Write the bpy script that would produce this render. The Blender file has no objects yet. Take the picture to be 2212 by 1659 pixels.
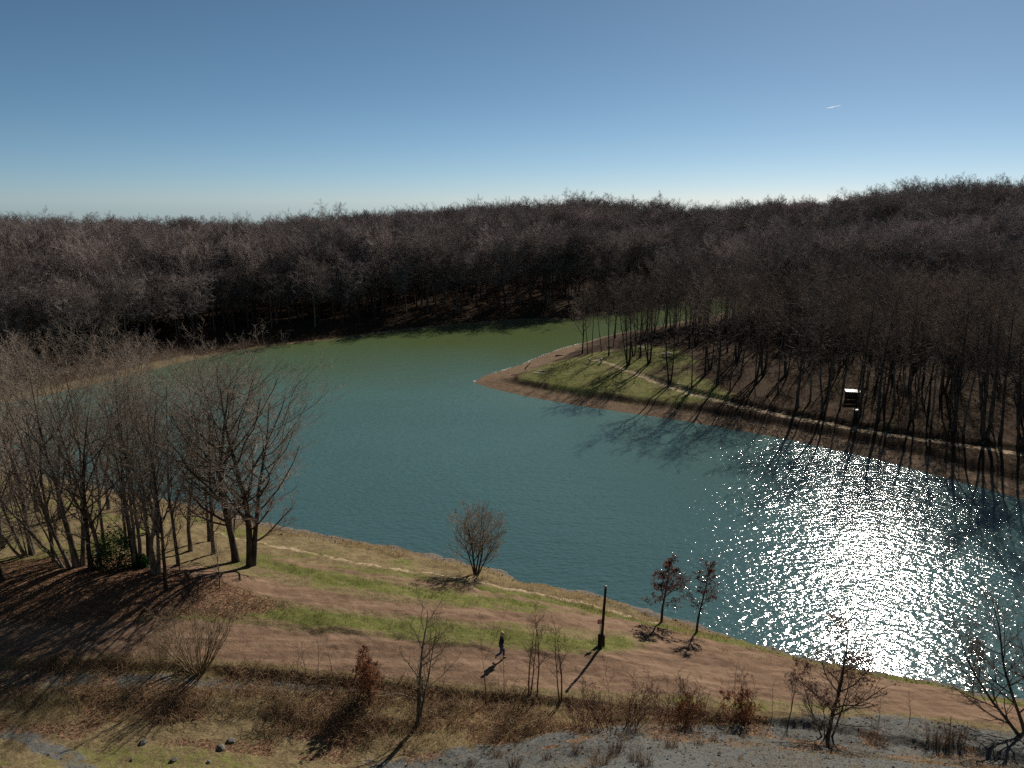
import bpy, bmesh, math, random
import numpy as np
from mathutils import Vector, Matrix

sc = bpy.context.scene
C = sc.collection
rad = math.radians

# ------------------------------------------------------------------ camera, sky, sun, exposure
FOC = 788.0                       # focal length in pixels of a 1024 px wide frame
PITCH = rad(13.1)
CAMZ = 30.0
cam_d = bpy.data.cameras.new('camera')
cam_d.sensor_width = 36.0
cam_d.lens = 36.0 * FOC / 1024.0
cam_d.clip_start = 0.1
cam_d.clip_end = 60000.0
cam = bpy.data.objects.new('camera', cam_d)
C.objects.link(cam)
cam.location = (0, 0, CAMZ)
cam.rotation_euler = (rad(90) - PITCH, 0, 0)
sc.camera = cam

SUN_EL, SUN_AZ = rad(32.5), rad(27.5)      # azimuth from +Y towards +X
wd = bpy.data.worlds.new('World')
sc.world = wd
wd.use_nodes = True
wn, wl = wd.node_tree.nodes, wd.node_tree.links
sky = wn.new('ShaderNodeTexSky')
sky.sky_type = 'NISHITA'
sky.sun_disc = False
sky.sun_elevation = SUN_EL
sky.sun_rotation = SUN_AZ
sky.altitude = 600
sky.air_density = 0.5
sky.dust_density = 0.22
sky.ozone_density = 3.5
bg = wn['Background']
bg.inputs['Strength'].default_value = 0.051
hsv = wn.new('ShaderNodeHueSaturation'); hsv.inputs['Saturation'].default_value = 1.0; hsv.inputs['Hue'].default_value = .482
wl.new(sky.outputs[0], hsv.inputs['Color'])
wl.new(hsv.outputs[0], bg.inputs['Color'])

sun_d = bpy.data.lights.new('sun', 'SUN')
sun_d.energy = 5.0
sun_d.angle = rad(0.53)
sun_d.color = (1.0, 0.93, 0.82)
sun = bpy.data.objects.new('sun', sun_d)
C.objects.link(sun)
SUNV = Vector((math.sin(SUN_AZ) * math.cos(SUN_EL), math.cos(SUN_AZ) * math.cos(SUN_EL), math.sin(SUN_EL)))
sun.rotation_euler = SUNV.to_track_quat('Z', 'Y').to_euler()

sc.view_settings.view_transform = 'Standard'
sc.view_settings.look = 'None'
sc.view_settings.exposure = 0.35
sc.view_settings.gamma = 1.0
sc.render.engine = 'CYCLES'
sc.cycles.max_bounces = 6
sc.cycles.diffuse_bounces = 4
sc.cycles.glossy_bounces = 2
sc.cycles.use_denoising = False
sc.cycles.caustics_reflective = False
sc.cycles.caustics_refractive = False

# ------------------------------------------------------------------ numeric helpers
def sstep(a, b, x):
    t = np.clip((np.asarray(x, float) - a) / (b - a), 0, 1)
    return t * t * (3 - 2 * t)

def _hash(i, j, s):
    h = (i.astype(np.int64) * 374761393 + j.astype(np.int64) * 668265263 + s * 974634777) & 0xFFFFFFFF
    h = ((h ^ (h >> 13)) * 1274126177) & 0xFFFFFFFF
    h = h ^ (h >> 16)
    return (h & 0xFFFFFF) / float(0xFFFFFF)

def vnoise(x, y, s=0):
    x = np.asarray(x, float); y = np.asarray(y, float)
    i, j = np.floor(x), np.floor(y)
    fx, fy = x - i, y - j
    fx = fx * fx * (3 - 2 * fx); fy = fy * fy * (3 - 2 * fy)
    a = _hash(i, j, s); b = _hash(i + 1, j, s); c = _hash(i, j + 1, s); d = _hash(i + 1, j + 1, s)
    return (a * (1 - fx) + b * fx) * (1 - fy) + (c * (1 - fx) + d * fx) * fy

def fbm(x, y, s=0, o=4):
    r = 0; amp = .5; tot = 0
    for k in range(o):
        r = r + amp * vnoise(x * 2 ** k + 17.3 * k, y * 2 ** k - 9.1 * k, s + k); tot += amp; amp *= .5
    return r / tot

def seg_dist(x, y, pl):
    """distance from points to an open polyline"""
    best = np.full(x.shape, 1e9)
    for (ax, ay), (bx, by) in zip(pl[:-1], pl[1:]):
        dx, dy = bx - ax, by - ay
        t = np.clip(((x - ax) * dx + (y - ay) * dy) / (dx * dx + dy * dy + 1e-9), 0, 1)
        best = np.minimum(best, (x - ax - t * dx) ** 2 + (y - ay - t * dy) ** 2)
    return np.sqrt(best)

def inside(x, y, pg):
    r = np.zeros(x.shape, bool)
    n = len(pg)
    for i in range(n):
        ax, ay = pg[i]; bx, by = pg[(i + 1) % n]
        if ay == by: continue
        c = ((ay > y) != (by > y)) & (x < (bx - ax) * (y - ay) / (by - ay) + ax)
        r ^= c
    return r

def sdf(x, y, pg):
    """negative inside the polygon"""
    d = seg_dist(x, y, list(pg) + [pg[0]])
    return np.where(inside(x, y, pg), -d, d)

# a point of the photograph (2212 px wide copy) -> viewing ray
K = 1024.0 / 2212.0
def ray(px, py):
    X, Y = px * K - 512.0, py * K - 384.0
    return np.array([X, FOC * math.cos(PITCH) - Y * math.sin(PITCH), -FOC * math.sin(PITCH) - Y * math.cos(PITCH)])
def flat(px, py, z=0.0):
    r = ray(px, py); t = (z - CAMZ) / r[2]
    return (r[0] * t, r[1] * t)

# ------------------------------------------------------------------ the lie of the land
NEAR = [flat(*p) for p in [(-700, 945), (-300, 965), (0, 1005), (242, 1055), (436, 1094), (560, 1130), (640, 1145), (700, 1157), (800, 1172), (900, 1190), (990, 1213),
        (1045, 1226), (1129, 1253), (1190, 1263), (1240, 1280), (1314, 1297), (1381, 1317), (1486, 1347), (1617, 1390), (1703, 1410), (1873, 1453), (2011, 1469),
        (2097, 1492), (2212, 1507), (2500, 1560), (3200, 1660)]]
FRONT = [flat(*p) for p in [(1021, 826), (1057, 838), (1139, 857), (1248, 876), (1357, 892), (1467, 908), (1607, 932), (1708, 951), (1845, 981), (1935, 1003),
         (2050, 1035), (2130, 1056), (2212, 1080), (2500, 1165), (3200, 1330)]]
BACK = [flat(*p) for p in [(1021, 826), (1045, 812), (1085, 800), (1130, 786), (1170, 768), (1215, 752), (1250, 743), (1300, 730), (1400, 714), (1500, 694), (1600, 674),
        (1700, 655), (1770, 640), (1700, 632), (1550, 648), (1400, 668), (1300, 681), (1230, 690), (1130, 691), (1000, 701), (850, 716), (700, 736), (580, 748),
        (470, 766), (360, 790), (240, 822), (100, 855), (0, 872), (-300, 905), (-700, 925)]]
LAKE = NEAR + FRONT[::-1] + BACK[1:]

PATH_NEAR = [(-200, 1420), (0, 1418), (250, 1416), (500, 1427), (700, 1447), (900, 1466), (1100, 1483), (1300, 1493), (1500, 1501), (1800, 1522), (2000, 1547), (2212, 1572), (2500, 1610)]
L1 = np.array([flat(px, py, 4.0) for px, py in PATH_NEAR])
UP = np.array([flat(px, py, 4.0) for px, py in [(-300, 1346), (0, 1346), (250, 1342), (420, 1338), (560, 1352), (700, 1367), (850, 1380), (950, 1392), (1100, 1402), (1200, 1408), (1290, 1412), (1370, 1408)]])
RIDGE = [flat(px, py, 5.2) for px, py in [(-300, 1225), (-100, 1222), (100, 1232), (250, 1240), (360, 1245), (430, 1255)]]
PPATH = np.array([flat(px, py, 1.8) for px, py in [(1288, 783), (1330, 795), (1380, 812), (1440, 833), (1500, 850), (1600, 873), (1700, 893), (1800, 911), (1900, 929), (2050, 953), (2212, 978), (2600, 1040)]])

SKY_X = np.array([-600, 0, 240, 550, 700, 850, 1000, 1240, 1400, 1550, 1750, 1900, 2000, 2212, 2900])
SKY_Y = np.array([470, 472, 474, 478, 462, 452, 438, 434, 444, 441, 426, 414, 404, 394, 380])
_az, _tn = [], []
for _x, _y in zip(SKY_X, SKY_Y):
    r = ray(_x, _y); _az.append(math.atan2(r[0], r[1])); _tn.append(r[2] / math.hypot(r[0], r[1]))
RS = 345.0
HILL = CAMZ + RS * np.array(_tn) - 18.2

def height(x, y):
    x = np.asarray(x, float); y = np.asarray(y, float)
    shp = x.shape; x = x.ravel(); y = y.ravel()
    dn, df, db = seg_dist(x, y, NEAR), seg_dist(x, y, FRONT), seg_dist(x, y, BACK)
    wet = inside(x, y, LAKE)
    isn = dn < np.minimum(df, db)
    # the waterline wanders a little
    n = (fbm(x * .33, y * .33, 91) - .5) * 1.7 + (fbm(x * 1.3, y * 1.3, 95) - .5) * .6
    d = np.minimum(dn, np.minimum(df, db))
    n = n * np.where(isn, 1, .28)
    sd = np.where(wet, -d, d) + n
    dn, df, db = [np.where(wet, sd, v + n) for v in (dn, df, db)]
    wet = sd < 0; d = np.abs(sd)
    # near bank
    hn = np.interp(dn, [0, 1.2, 3.5, 7, 12, 18, 40, 200], [0, .45, 1.15, 2.1, 3.3, 3.9, 4.2, 6])
    hn = np.minimum(hn, 4.2)
    hn = hn + (.13 + .16 * (vnoise(x * .5, y * .5, 63) - .5)) * sstep(.0, .6, y - np.interp(x, UP[:, 0], UP[:, 1]) + .35 * (vnoise(x * .9, y * .9, 62) - .5)) * sstep(9, 4, x) * sstep(-24, -12, x)
    hn = hn + .8 * np.exp(-(seg_dist(x, y, RIDGE) / 4.2) ** 2)
    s = np.interp(x, L1[:, 0], L1[:, 1]) - y
    left = np.interp(s, [0, .4, .9, 2.8, 3.2, 4.0, 6.2, 9, 40], [0, -.04, -.36, -.38, -.42, -.72, -.80, -.72, -.6])
    right = np.interp(s, [0, .4, .9, 2.0, 4.0, 7, 12, 40], [0, -.05, -.35, -.30, .45, 2.2, 4.5, 5])
    w = sstep(-9, 6, x + 1.2 * (vnoise(x * .3, y * .3, 5) - .5) * 4)
    prof = left * (1 - w) + right * w
    hn = np.where(s > 0, np.minimum(hn, 4.2) + prof, hn)
    ter = 28.4 - .775 * np.maximum(y, -4) - np.clip(np.abs(x) - 60, 0, 40) * .2
    k = 0.8
    mx = np.maximum(hn, ter)
    hn = mx + np.exp(-np.abs(hn - ter) / k) * k * .35 * (s > 2)
    # peninsula and far side
    hf = np.interp(df, [0, .8, 3.6, 5.0, 7, 14, 40, 200], [0, .10, .48, 1.25, 1.45, 1.8, 3.4, 7.5])
    hb = np.interp(db, [0, 1, 5, 9, 14, 40, 200], [0, .12, .7, 1.6, 2.2, 2.8, 3.0])
    hp = np.minimum(hf, hb)
    yp = np.interp(x, PPATH[:, 0], PPATH[:, 1])
    hp = hp + .55 * sstep(.9, 2.0, y - yp) * sstep(-2, 8, x - PPATH[0, 0] - 3) * sstep(6, 9, df + 3)
    R = np.hypot(x, y); az = np.arctan2(x, y)
    hh = np.interp(az, _az, HILL)
    t = np.clip((R - 190) / (RS - 190), 0, 1)
    t = t * t * (3 - 2 * t) * .55 + t * .45
    hp = hp + np.maximum(-2.4, hh - 3) * t * sstep(4, 40, np.minimum(df, db)) + (fbm(x * .012, y * .012, 41) - .5) * 5 * t - .07 * np.maximum(0, R - 380)
    h = np.where(isn, hn, hp)
    # roughness of the surface
    near = sstep(110, 60, R)
    h = h + ((fbm(x * .55, y * .55, 3) - .5) * .22 + (fbm(x * 2.6, y * 2.6, 7) - .5) * .10 * near) * sstep(0, 3, d)
    h = np.where(wet, -np.minimum(d * .16, 3.0) - .01, np.where(R > 330, np.maximum(h, -30), np.maximum(h, .004 + .02 * np.minimum(d, 1))))
    return h.reshape(shp)

def h1(x, y): return float(height(np.array([x]), np.array([y]))[0])

_T = np.concatenate([np.linspace(4, 90, 600), np.geomspace(90.3, 900, 700)])
def ground(px, py):
    """where the viewing ray through that point of the photograph meets the land"""
    r = ray(px, py); r = r / np.linalg.norm(r)
    z = CAMZ + r[2] * _T
    h = height(r[0] * _T, r[1] * _T)
    h = np.maximum(h, 0)
    k = np.argmax(z < h)
    if k == 0: k = len(_T) - 1
    a, b = z[k - 1] - h[k - 1], z[k] - h[k]
    t = _T[k - 1] + (_T[k] - _T[k - 1]) * a / (a - b + 1e-9)
    x, y = r[0] * t, r[1] * t
    return Vector((x, y, max(0.0, h1(x, y))))
def top_height(p, py):
    """height above p at which the ray through image row py passes"""
    r = ray(1106, py)
    t = p.y / r[1]
    return CAMZ + r[2] * t - p.z
def gl(pts): return [tuple(ground(a, b)[:2]) for a, b in pts]

# ------------------------------------------------------------------ materials
def mat(name, rough=.9):
    m = bpy.data.materials.new(name); m.use_nodes = True
    b = m.node_tree.nodes['Principled BSDF']
    b.inputs['Roughness'].default_value = rough
    b.inputs['Specular IOR Level'].default_value = .2 if rough < .7 else .03
    return m, m.node_tree.nodes, m.node_tree.links, b

def mottled(name, c1, c2, scale=6, rough=.9, bump=.3, stretch=(1, 1, 1), rnd=.25, obj=True):
    """two colours mixed by noise; each object a little lighter or darker"""
    m, n, l, b = mat(name, rough)
    tc = n.new('ShaderNodeTexCoord'); mp = n.new('ShaderNodeMapping'); mp.inputs['Scale'].default_value = stretch
    l.new(tc.outputs['Object'], mp.inputs['Vector'])
    no = n.new('ShaderNodeTexNoise'); no.inputs['Scale'].default_value = scale; no.inputs['Detail'].default_value = 5
    l.new(mp.outputs[0], no.inputs['Vector'])
    rp = n.new('ShaderNodeValToRGB')
    rp.color_ramp.elements[0].position = .35; rp.color_ramp.elements[1].position = .65
    rp.color_ramp.elements[0].color = (*c1, 1); rp.color_ramp.elements[1].color = (*c2, 1)
    l.new(no.outputs['Fac'], rp.inputs[0])
    oi = n.new('ShaderNodeObjectInfo')
    mr = n.new('ShaderNodeMapRange'); mr.inputs['To Min'].default_value = 1 - rnd; mr.inputs['To Max'].default_value = 1 + rnd
    l.new(oi.outputs['Random'], mr.inputs['Value'])
    hs = n.new('ShaderNodeHueSaturation'); l.new(rp.outputs[0], hs.inputs['Color']); l.new(mr.outputs[0], hs.inputs['Value'])
    l.new(hs.outputs[0], b.inputs['Base Color'])
    if bump:
        bp = n.new('ShaderNodeBump'); bp.inputs['Strength'].default_value = bump; bp.inputs['Distance'].default_value = .05
        l.new(no.outputs['Fac'], bp.inputs['Height']); l.new(bp.outputs[0], b.inputs['Normal'])
    return m

M_BARK = mottled('bark', (.065, .053, .042), (.21, .18, .145), 5, .95, .6, (1, 1, .25))
M_BARKD = mottled('dark_bark', (.035, .028, .023), (.11, .09, .073), 5, .95, .6, (1, 1, .25))
M_TWIG = mottled('twigs', (.20, .16, .125), (.37, .30, .24), 1.2, .9, 0, rnd=.2)
M_TWIGF = mottled('far_twigs', (.145, .117, .108), (.28, .23, .208), .22, .95, 0, rnd=.5)
M_TWIGP = mottled('wood_twigs', (.125, .094, .077), (.225, .172, .14), .5, .95, 0, rnd=.3)
M_RED = mottled('red_twigs', (.10, .05, .04), (.18, .10, .075), 2, .9, 0)
M_SHRUB = mottled('shrub_stems', (.16, .12, .075), (.30, .235, .15), 2, .9, 0)
M_LEAF = mottled('dead_leaves', (.12, .052, .032), (.24, .115, .062), 3, .8, 0)
M_LEAFP = mottled('purple_leaves', (.09, .047, .042), (.17, .085, .07), 3, .8, 0)
M_LITTER = mottled('leaf_litter', (.16, .085, .05), (.36, .20, .12), 9, .9, 0)
M_GREEN = mottled('evergreen_leaves', (.012, .035, .010), (.05, .11, .025), 3, .45, 0)
M_GRASS = mottled('grass_blades', (.075, .092, .026), (.20, .185, .08), .6, .8, 0)
M_DRY = mottled('dry_grass', (.22, .15, .075), (.42, .31, .17), .8, .9, 0)
M_BRAM = mottled('bramble', (.13, .085, .055), (.34, .235, .15), 1.0, .9, 0)
M_STONE = mottled('stone', (.05, .046, .042), (.17, .16, .145), 9, .9, .4)
M_PEBBLE = mottled('pebbles', (.09, .072, .06), (.27, .22, .18), 1.5, .9, 0)
M_GRAVEL = mottled('slag_stones', (.07, .07, .07), (.22, .215, .21), 1.2, .9, 0)
M_WOODD = mottled('dark_wood', (.02, .016, .013), (.05, .04, .032), 8, .85, .3, (1, 1, .2))
M_WOODP = mottled('pale_wood', (.30, .25, .2), (.5, .44, .37), 8, .8, .2)
M_WHITE = mottled('white_paint', (.6, .6, .58), (.8, .8, .78), 9, .5, 0, rnd=.05)
M_ROOF = mottled('pale_roofing', (.26, .26, .26), (.42, .42, .41), 5, .45, .1, rnd=.05)
M_RED_P = mottled('red_paint', (.42, .04, .045), (.55, .07, .075), 12, .5, 0, rnd=.05)
M_STEEL = mottled('grey_steel', (.18, .18, .19), (.3, .3, .31), 12, .4, 0)
M_SKIN = mottled('skin', (.5, .3, .22), (.6, .38, .28), 9, .6, 0)
M_JACKET = mottled('jacket_cloth', (.02, .02, .032), (.05, .048, .068), 12, .85, .2)
M_JEANS = mottled('denim', (.04, .06, .13), (.08, .115, .21), 14, .9, .2)
M_SHOE = mottled('shoe_leather', (.012, .01, .01), (.03, .027, .025), 14, .5, 0)
M_HAIR = mottled('blond_hair', (.42, .30, .13), (.62, .48, .25), 30, .6, 0)
M_TRAIL = mottled('ice_crystals', (.75, .78, .82), (.85, .86, .88), .02, 1, 0)

def backlit(m, w, boost=1.3):
    """thin leaves and blades let part of the sunlight through"""
    n, l = m.node_tree.nodes, m.node_tree.links
    b = n['Principled BSDF']; t = n.new('ShaderNodeBsdfTranslucent'); x = n.new('ShaderNodeMixShader'); x.inputs[0].default_value = w
    src = b.inputs['Base Color'].links[0].from_socket
    g = n.new('ShaderNodeHueSaturation'); g.inputs['Value'].default_value = boost; g.inputs['Saturation'].default_value = 1.1
    l.new(src, g.inputs['Color']); l.new(g.outputs[0], t.inputs['Color'])
    l.new(b.outputs[0], x.inputs[1]); l.new(t.outputs[0], x.inputs[2]); l.new(x.outputs[0], n['Material Output'].inputs['Surface'])
for m_ in (M_LEAF, M_LEAFP, M_LITTER, M_GREEN, M_GRASS, M_DRY): backlit(m_, .32, 1.15)

def ground_material():
    m, n, l, b = mat('land', .95)
    tc = n.new('ShaderNodeTexCoord')
    def noise(scale, detail=6, rough=.6, sv=None):
        t = n.new('ShaderNodeTexNoise'); t.inputs['Scale'].default_value = scale; t.inputs['Detail'].default_value = detail
        t.inputs['Roughness'].default_value = rough
        if sv:
            mp = n.new('ShaderNodeMapping'); mp.inputs['Scale'].default_value = sv
            l.new(tc.outputs['Object'], mp.inputs['Vector']); l.new(mp.outputs[0], t.inputs['Vector'])
        else: l.new(tc.outputs['Object'], t.inputs['Vector'])
        return t.outputs['Fac']
    def ramp(f, stops):
        r = n.new('ShaderNodeValToRGB'); e = r.color_ramp.elements
        while len(e) < len(stops): e.new(.5)
        for k, (p, c) in enumerate(stops): e[k].position = p; e[k].color = (*c, 1)
        l.new(f, r.inputs[0]); return r.outputs[0]
    def mix(f, a, c):
        x = n.new('ShaderNodeMix'); x.data_type = 'RGBA'
        l.new(f, x.inputs[0]); l.new(a, x.inputs[6]); l.new(c, x.inputs[7]); return x.outputs[2]
    fine = noise(7.0, 8, .7); mid = noise(1.1, 7, .65); big = noise(.18, 5, .6); lumps = noise(2.8, 5, .6)
    rut = noise(.9, 5, .6, (.16, 1.5, 1))
    ed = n.new('ShaderNodeMath'); ed.operation = 'ADD'; l.new(mid, ed.inputs[0]); l.new(lumps, ed.inputs[1])   # 0..2 about 1
    def masked(sock):
        # soft mask whose edge is frayed by noise
        a = n.new('ShaderNodeMath'); a.operation = 'MULTIPLY_ADD'; l.new(ed.outputs[0], a.inputs[0]); a.inputs[1].default_value = 1.4
        l.new(sock, a.inputs[2])
        r = n.new('ShaderNodeMapRange'); r.inputs['From Min'].default_value = 1.74; r.inputs['From Max'].default_value = 2.06
        l.new(a.outputs[0], r.inputs['Value']); return r.outputs[0]
    def attr(nm):
        a = n.new('ShaderNodeAttribute'); a.attribute_name = nm
        s = n.new('ShaderNodeSeparateColor'); l.new(a.outputs['Color'], s.inputs[0]); return s.outputs
    za, zb = attr('zone_a'), attr('zone_b')
    base = mix(big, ramp(mid, [(.34, (.075, .052, .026)), (.52, (.16, .118, .06)), (.68, (.25, .195, .10))]), ramp(fine, [(.36, (.07, .052, .028)), (.5, (.16, .122, .068)), (.64, (.30, .235, .14))]))
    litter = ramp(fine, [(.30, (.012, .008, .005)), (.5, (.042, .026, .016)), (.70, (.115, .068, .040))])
    grass = mix(fine, ramp(mid, [(.3, (.055, .08, .015)), (.5, (.125, .126, .038)), (.7, (.235, .20, .09))]), ramp(lumps, [(.3, (.055, .074, .018)), (.7, (.165, .155, .052))]))
    dirt = mix(fine, ramp(rut, [(.36, (.085, .053, .037)), (.5, (.18, .114, .075)), (.64, (.275, .185, .125))]), ramp(mid, [(.32, (.122, .076, .051)), (.68, (.24, .157, .104))]))
    gravel = mix(fine, ramp(lumps, [(.3, (.055, .058, .054)), (.7, (.135, .135, .125))]), ramp(fine, [(.35, (.045, .047, .045)), (.5, (.11, .11, .105)), (.75, (.22, .215, .205))]))
    sand = ramp(fine, [(.25, (.22, .16, .10)), (.5, (.38, .29, .19)), (.8, (.52, .42, .29))])
    beach = mix(fine, ramp(lumps, [(.3, (.08, .052, .034)), (.55, (.17, .115, .074)), (.75, (.27, .19, .125))]), ramp(mid, [(.34, (.075, .05, .035)), (.66, (.22, .15, .096))]))
    pebble = ramp(fine, [(.3, (.055, .047, .040)), (.5, (.135, .112, .094)), (.72, (.26, .22, .185))])
    col = base
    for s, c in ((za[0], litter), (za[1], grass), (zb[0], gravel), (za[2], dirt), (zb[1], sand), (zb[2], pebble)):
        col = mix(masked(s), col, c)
    zc = attr('zone_c')
    leafy = ramp(fine, [(.34, (.04, .025, .017)), (.5, (.14, .085, .053)), (.66, (.36, .225, .14))])
    col = mix(masked(zc[1]), col, leafy)
    col = mix(masked(zc[0]), col, beach)
    l.new(col, b.inputs['Base Color'])
    bp = n.new('ShaderNodeBump'); bp.inputs['Strength'].default_value = .8; bp.inputs['Distance'].default_value = .10
    ad = n.new('ShaderNodeMath'); ad.operation = 'MULTIPLY_ADD'; l.new(lumps, ad.inputs[0]); ad.inputs[1].default_value = .6; l.new(fine, ad.inputs[2])
    l.new(ad.outputs[0], bp.inputs['Height']); l.new(bp.outputs[0], b.inputs['Normal'])
    return m
M_LAND = ground_material()

def water_material():
    m, n, l, b = mat('lake_water', .08)
    b.inputs['IOR'].default_value = 1.33
    b.inputs['Specular IOR Level'].default_value = .5
    tc = n.new('ShaderNodeTexCoord')
    def noise(scale, detail, sv, rot=0, rough=.5):
        mp = n.new('ShaderNodeMapping'); mp.inputs['Scale'].default_value = sv; mp.inputs['Rotation'].default_value = (0, 0, rot)
        l.new(tc.outputs['Object'], mp.inputs['Vector'])
        t = n.new('ShaderNodeTexNoise'); t.inputs['Scale'].default_value = scale; t.inputs['Detail'].default_value = detail; t.inputs['Roughness'].default_value = rough
        l.new(mp.outputs[0], t.inputs['Vector']); return t.outputs['Fac']
    big = noise(.02, 3, (1, 1, 1))
    sep = n.new('ShaderNodeSeparateXYZ'); l.new(tc.outputs['Object'], sep.inputs[0])
    far = n.new('ShaderNodeMapRange'); far.inputs['From Min'].default_value = 62; far.inputs['From Max'].default_value = 168; l.new(sep.outputs['Y'], far.inputs['Value'])
    ad = n.new('ShaderNodeMath'); ad.operation = 'MULTIPLY_ADD'; l.new(big, ad.inputs[0]); ad.inputs[1].default_value = .5; ad.inputs[2].default_value = -.25
    a2 = n.new('ShaderNodeMath'); a2.operation = 'ADD'; a2.use_clamp = True; l.new(ad.outputs[0], a2.inputs[0]); l.new(far.outputs[0], a2.inputs[1])
    r = n.new('ShaderNodeValToRGB'); e = r.color_ramp.elements
    e[0].position = 0; e[0].color = (.046, .096, .100, 1)
    e[1].position = 1; e[1].color = (.090, .125, .048, 1)
    x = e.new(.55); x.color = (.080, .155, .140, 1)
    l.new(a2.outputs[0], r.inputs[0]); l.new(r.outputs[0], b.inputs['Base Color'])
    # cloudy water: light spreads a few metres below the surface
    b.subsurface_method = 'BURLEY'
    b.inputs['Subsurface Weight'].default_value = 0.0
    b.inputs['Subsurface Radius'].default_value = (1.0, 1.3, 1.3); b.inputs['Subsurface Scale'].default_value = 2.2
    w1 = noise(1.4, 2.5, (1.0, 1.7, 1), rad(-24)); w2 = noise(3.2, 2, (1.0, 1.5, 1), rad(-10)); w3 = noise(.25, 2, (1, 2.2, 1), rad(-30))
    s1 = n.new('ShaderNodeMath'); s1.operation = 'MULTIPLY_ADD'; l.new(w2, s1.inputs[0]); s1.inputs[1].default_value = .16; l.new(w1, s1.inputs[2])
    s2 = n.new('ShaderNodeMath'); s2.operation = 'MULTIPLY_ADD'; l.new(w3, s2.inputs[0]); s2.inputs[1].default_value = 1.0; l.new(s1.outputs[0], s2.inputs[2])
    bp = n.new('ShaderNodeBump'); bp.inputs['Strength'].default_value = 1.0; bp.inputs['Distance'].default_value = .115
    lane = noise(.035, 3, (1, 2.6, 1), rad(-20))
    ls = n.new('ShaderNodeMapRange'); ls.inputs['From Min'].default_value = .35; ls.inputs['From Max'].default_value = .65; ls.inputs['To Min'].default_value = .78; ls.inputs['To Max'].default_value = 1.0
    l.new(lane, ls.inputs['Value']); l.new(ls.outputs[0], bp.inputs['Strength'])
    l.new(s2.outputs[0], bp.inputs['Height']); l.new(bp.outputs[0], b.inputs['Normal'])
    return m
M_WATER = water_material()

# ------------------------------------------------------------------ mesh helpers
def mesh_np(name, V, F=None, T=None, m=None, smooth=True):
    """mesh from numpy vertices with quads F and triangles T"""
    me = bpy.data.meshes.new(name)
    V = np.asarray(V, np.float32).reshape(-1, 3)
    F = np.zeros((0, 4), np.int32) if F is None else np.asarray(F, np.int32)
    T = np.zeros((0, 3), np.int32) if T is None else np.asarray(T, np.int32)
    me.vertices.add(len(V)); me.vertices.foreach_set('co', V.ravel())
    me.loops.add(F.size + T.size)
    me.loops.foreach_set('vertex_index', np.concatenate([F.ravel(), T.ravel()]))
    me.polygons.add(len(F) + len(T))
    st = np.concatenate([np.arange(len(F)) * 4, F.size + np.arange(len(T)) * 3]).astype(np.int32)
    me.polygons.foreach_set('loop_start', st)
    me.polygons.foreach_set('use_smooth', np.full(len(st), smooth, bool))
    me.update(calc_edges=True)
    if m: me.materials.append(m)
    return me

def link(name, me, parent=None, loc=None):
    o = bpy.data.objects.new(name, me); C.objects.link(o)
    if parent: o.parent = parent
    if loc is not None: o.location = loc
    return o
def tag(o, label=None, cat=None, group=None, kind=None):
    if label: o['label'] = label
    if cat: o['category'] = cat
    if group: o['group'] = group
    if kind: o['kind'] = kind
    return o
def thing(name, label, cat, loc=(0, 0, 0), rz=0, group=None, scale=1.0):
    o = bpy.data.objects.new(name, None); C.objects.link(o)
    o.location = loc; o.rotation_euler = (0, 0, rz); o.scale = (scale,) * 3
    o.empty_display_size = .3
    return tag(o, label, cat, group)

class Acc:
    """collects quads and triangles"""
    def __init__(s): s.V = []; s.F = []; s.T = []; s.n = 0
    def add(s, V, F=None, T=None):
        V = np.asarray(V, float).reshape(-1, 3)
        if F is not None and len(F): s.F.append(np.asarray(F) + s.n)
        if T is not None and len(T): s.T.append(np.asarray(T) + s.n)
        s.V.append(V); s.n += len(V)
    def mesh(s, name, m, smooth=True):
        return mesh_np(name, np.concatenate(s.V), np.concatenate(s.F) if s.F else None, np.concatenate(s.T) if s.T else None, m, smooth)

def nrm(v): return v / (np.linalg.norm(v, axis=-1, keepdims=True) + 1e-12)

def tubes(acc, P, R, sides):
    """P (N,k,3) polylines with radii R (N,k) -> tubes"""
    N, k, _ = P.shape
    if N == 0: return
    t = nrm(np.gradient(P, axis=1))
    ref = np.zeros_like(t); ref[..., 0] = 1.0
    ref[np.abs(t[..., 0]) > .85] = (0, 1, 0)
    # one reference per tube keeps the rings aligned
    ref = np.repeat(ref[:, :1], k, axis=1)
    u = nrm(np.cross(t, ref)); v = np.cross(t, u)
    a = np.arange(sides) / sides * 2 * math.pi
    ring = u[:, :, None, :] * np.cos(a)[None, None, :, None] + v[:, :, None, :] * np.sin(a)[None, None, :, None]
    V = P[:, :, None, :] + ring * R[:, :, None, None]
    idx = np.arange(N * k * sides).reshape(N, k, sides)
    a0 = idx[:, :-1]; b0 = idx[:, 1:]
    F = np.stack([a0, np.roll(a0, -1, 2), np.roll(b0, -1, 2), b0], -1).reshape(-1, 4)
    acc.add(V.reshape(-1, 3), F)

def leaf_quads(acc, P, size, rng, flat_=0.0):
    N = len(P)
    d = nrm(rng.normal(size=(N, 3))); d[:, 2] *= (1 - flat_); d = nrm(d)
    e = nrm(np.cross(d, nrm(rng.normal(size=(N, 3)))))
    if flat_ > 0:
        e[:, 2] *= (1 - flat_); e = nrm(e)
    L = size * rng.uniform(.6, 1.3, (N, 1)); W = L * .55
    fold = np.cross(d, e) * L * .18
    V = np.stack([P - d * L * .5, P + e * W * .5 + fold, P + d * L * .5, P - e * W * .5 + fold], 1)
    acc.add(V.reshape(-1, 3), np.arange(N * 4).reshape(N, 4))

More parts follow.
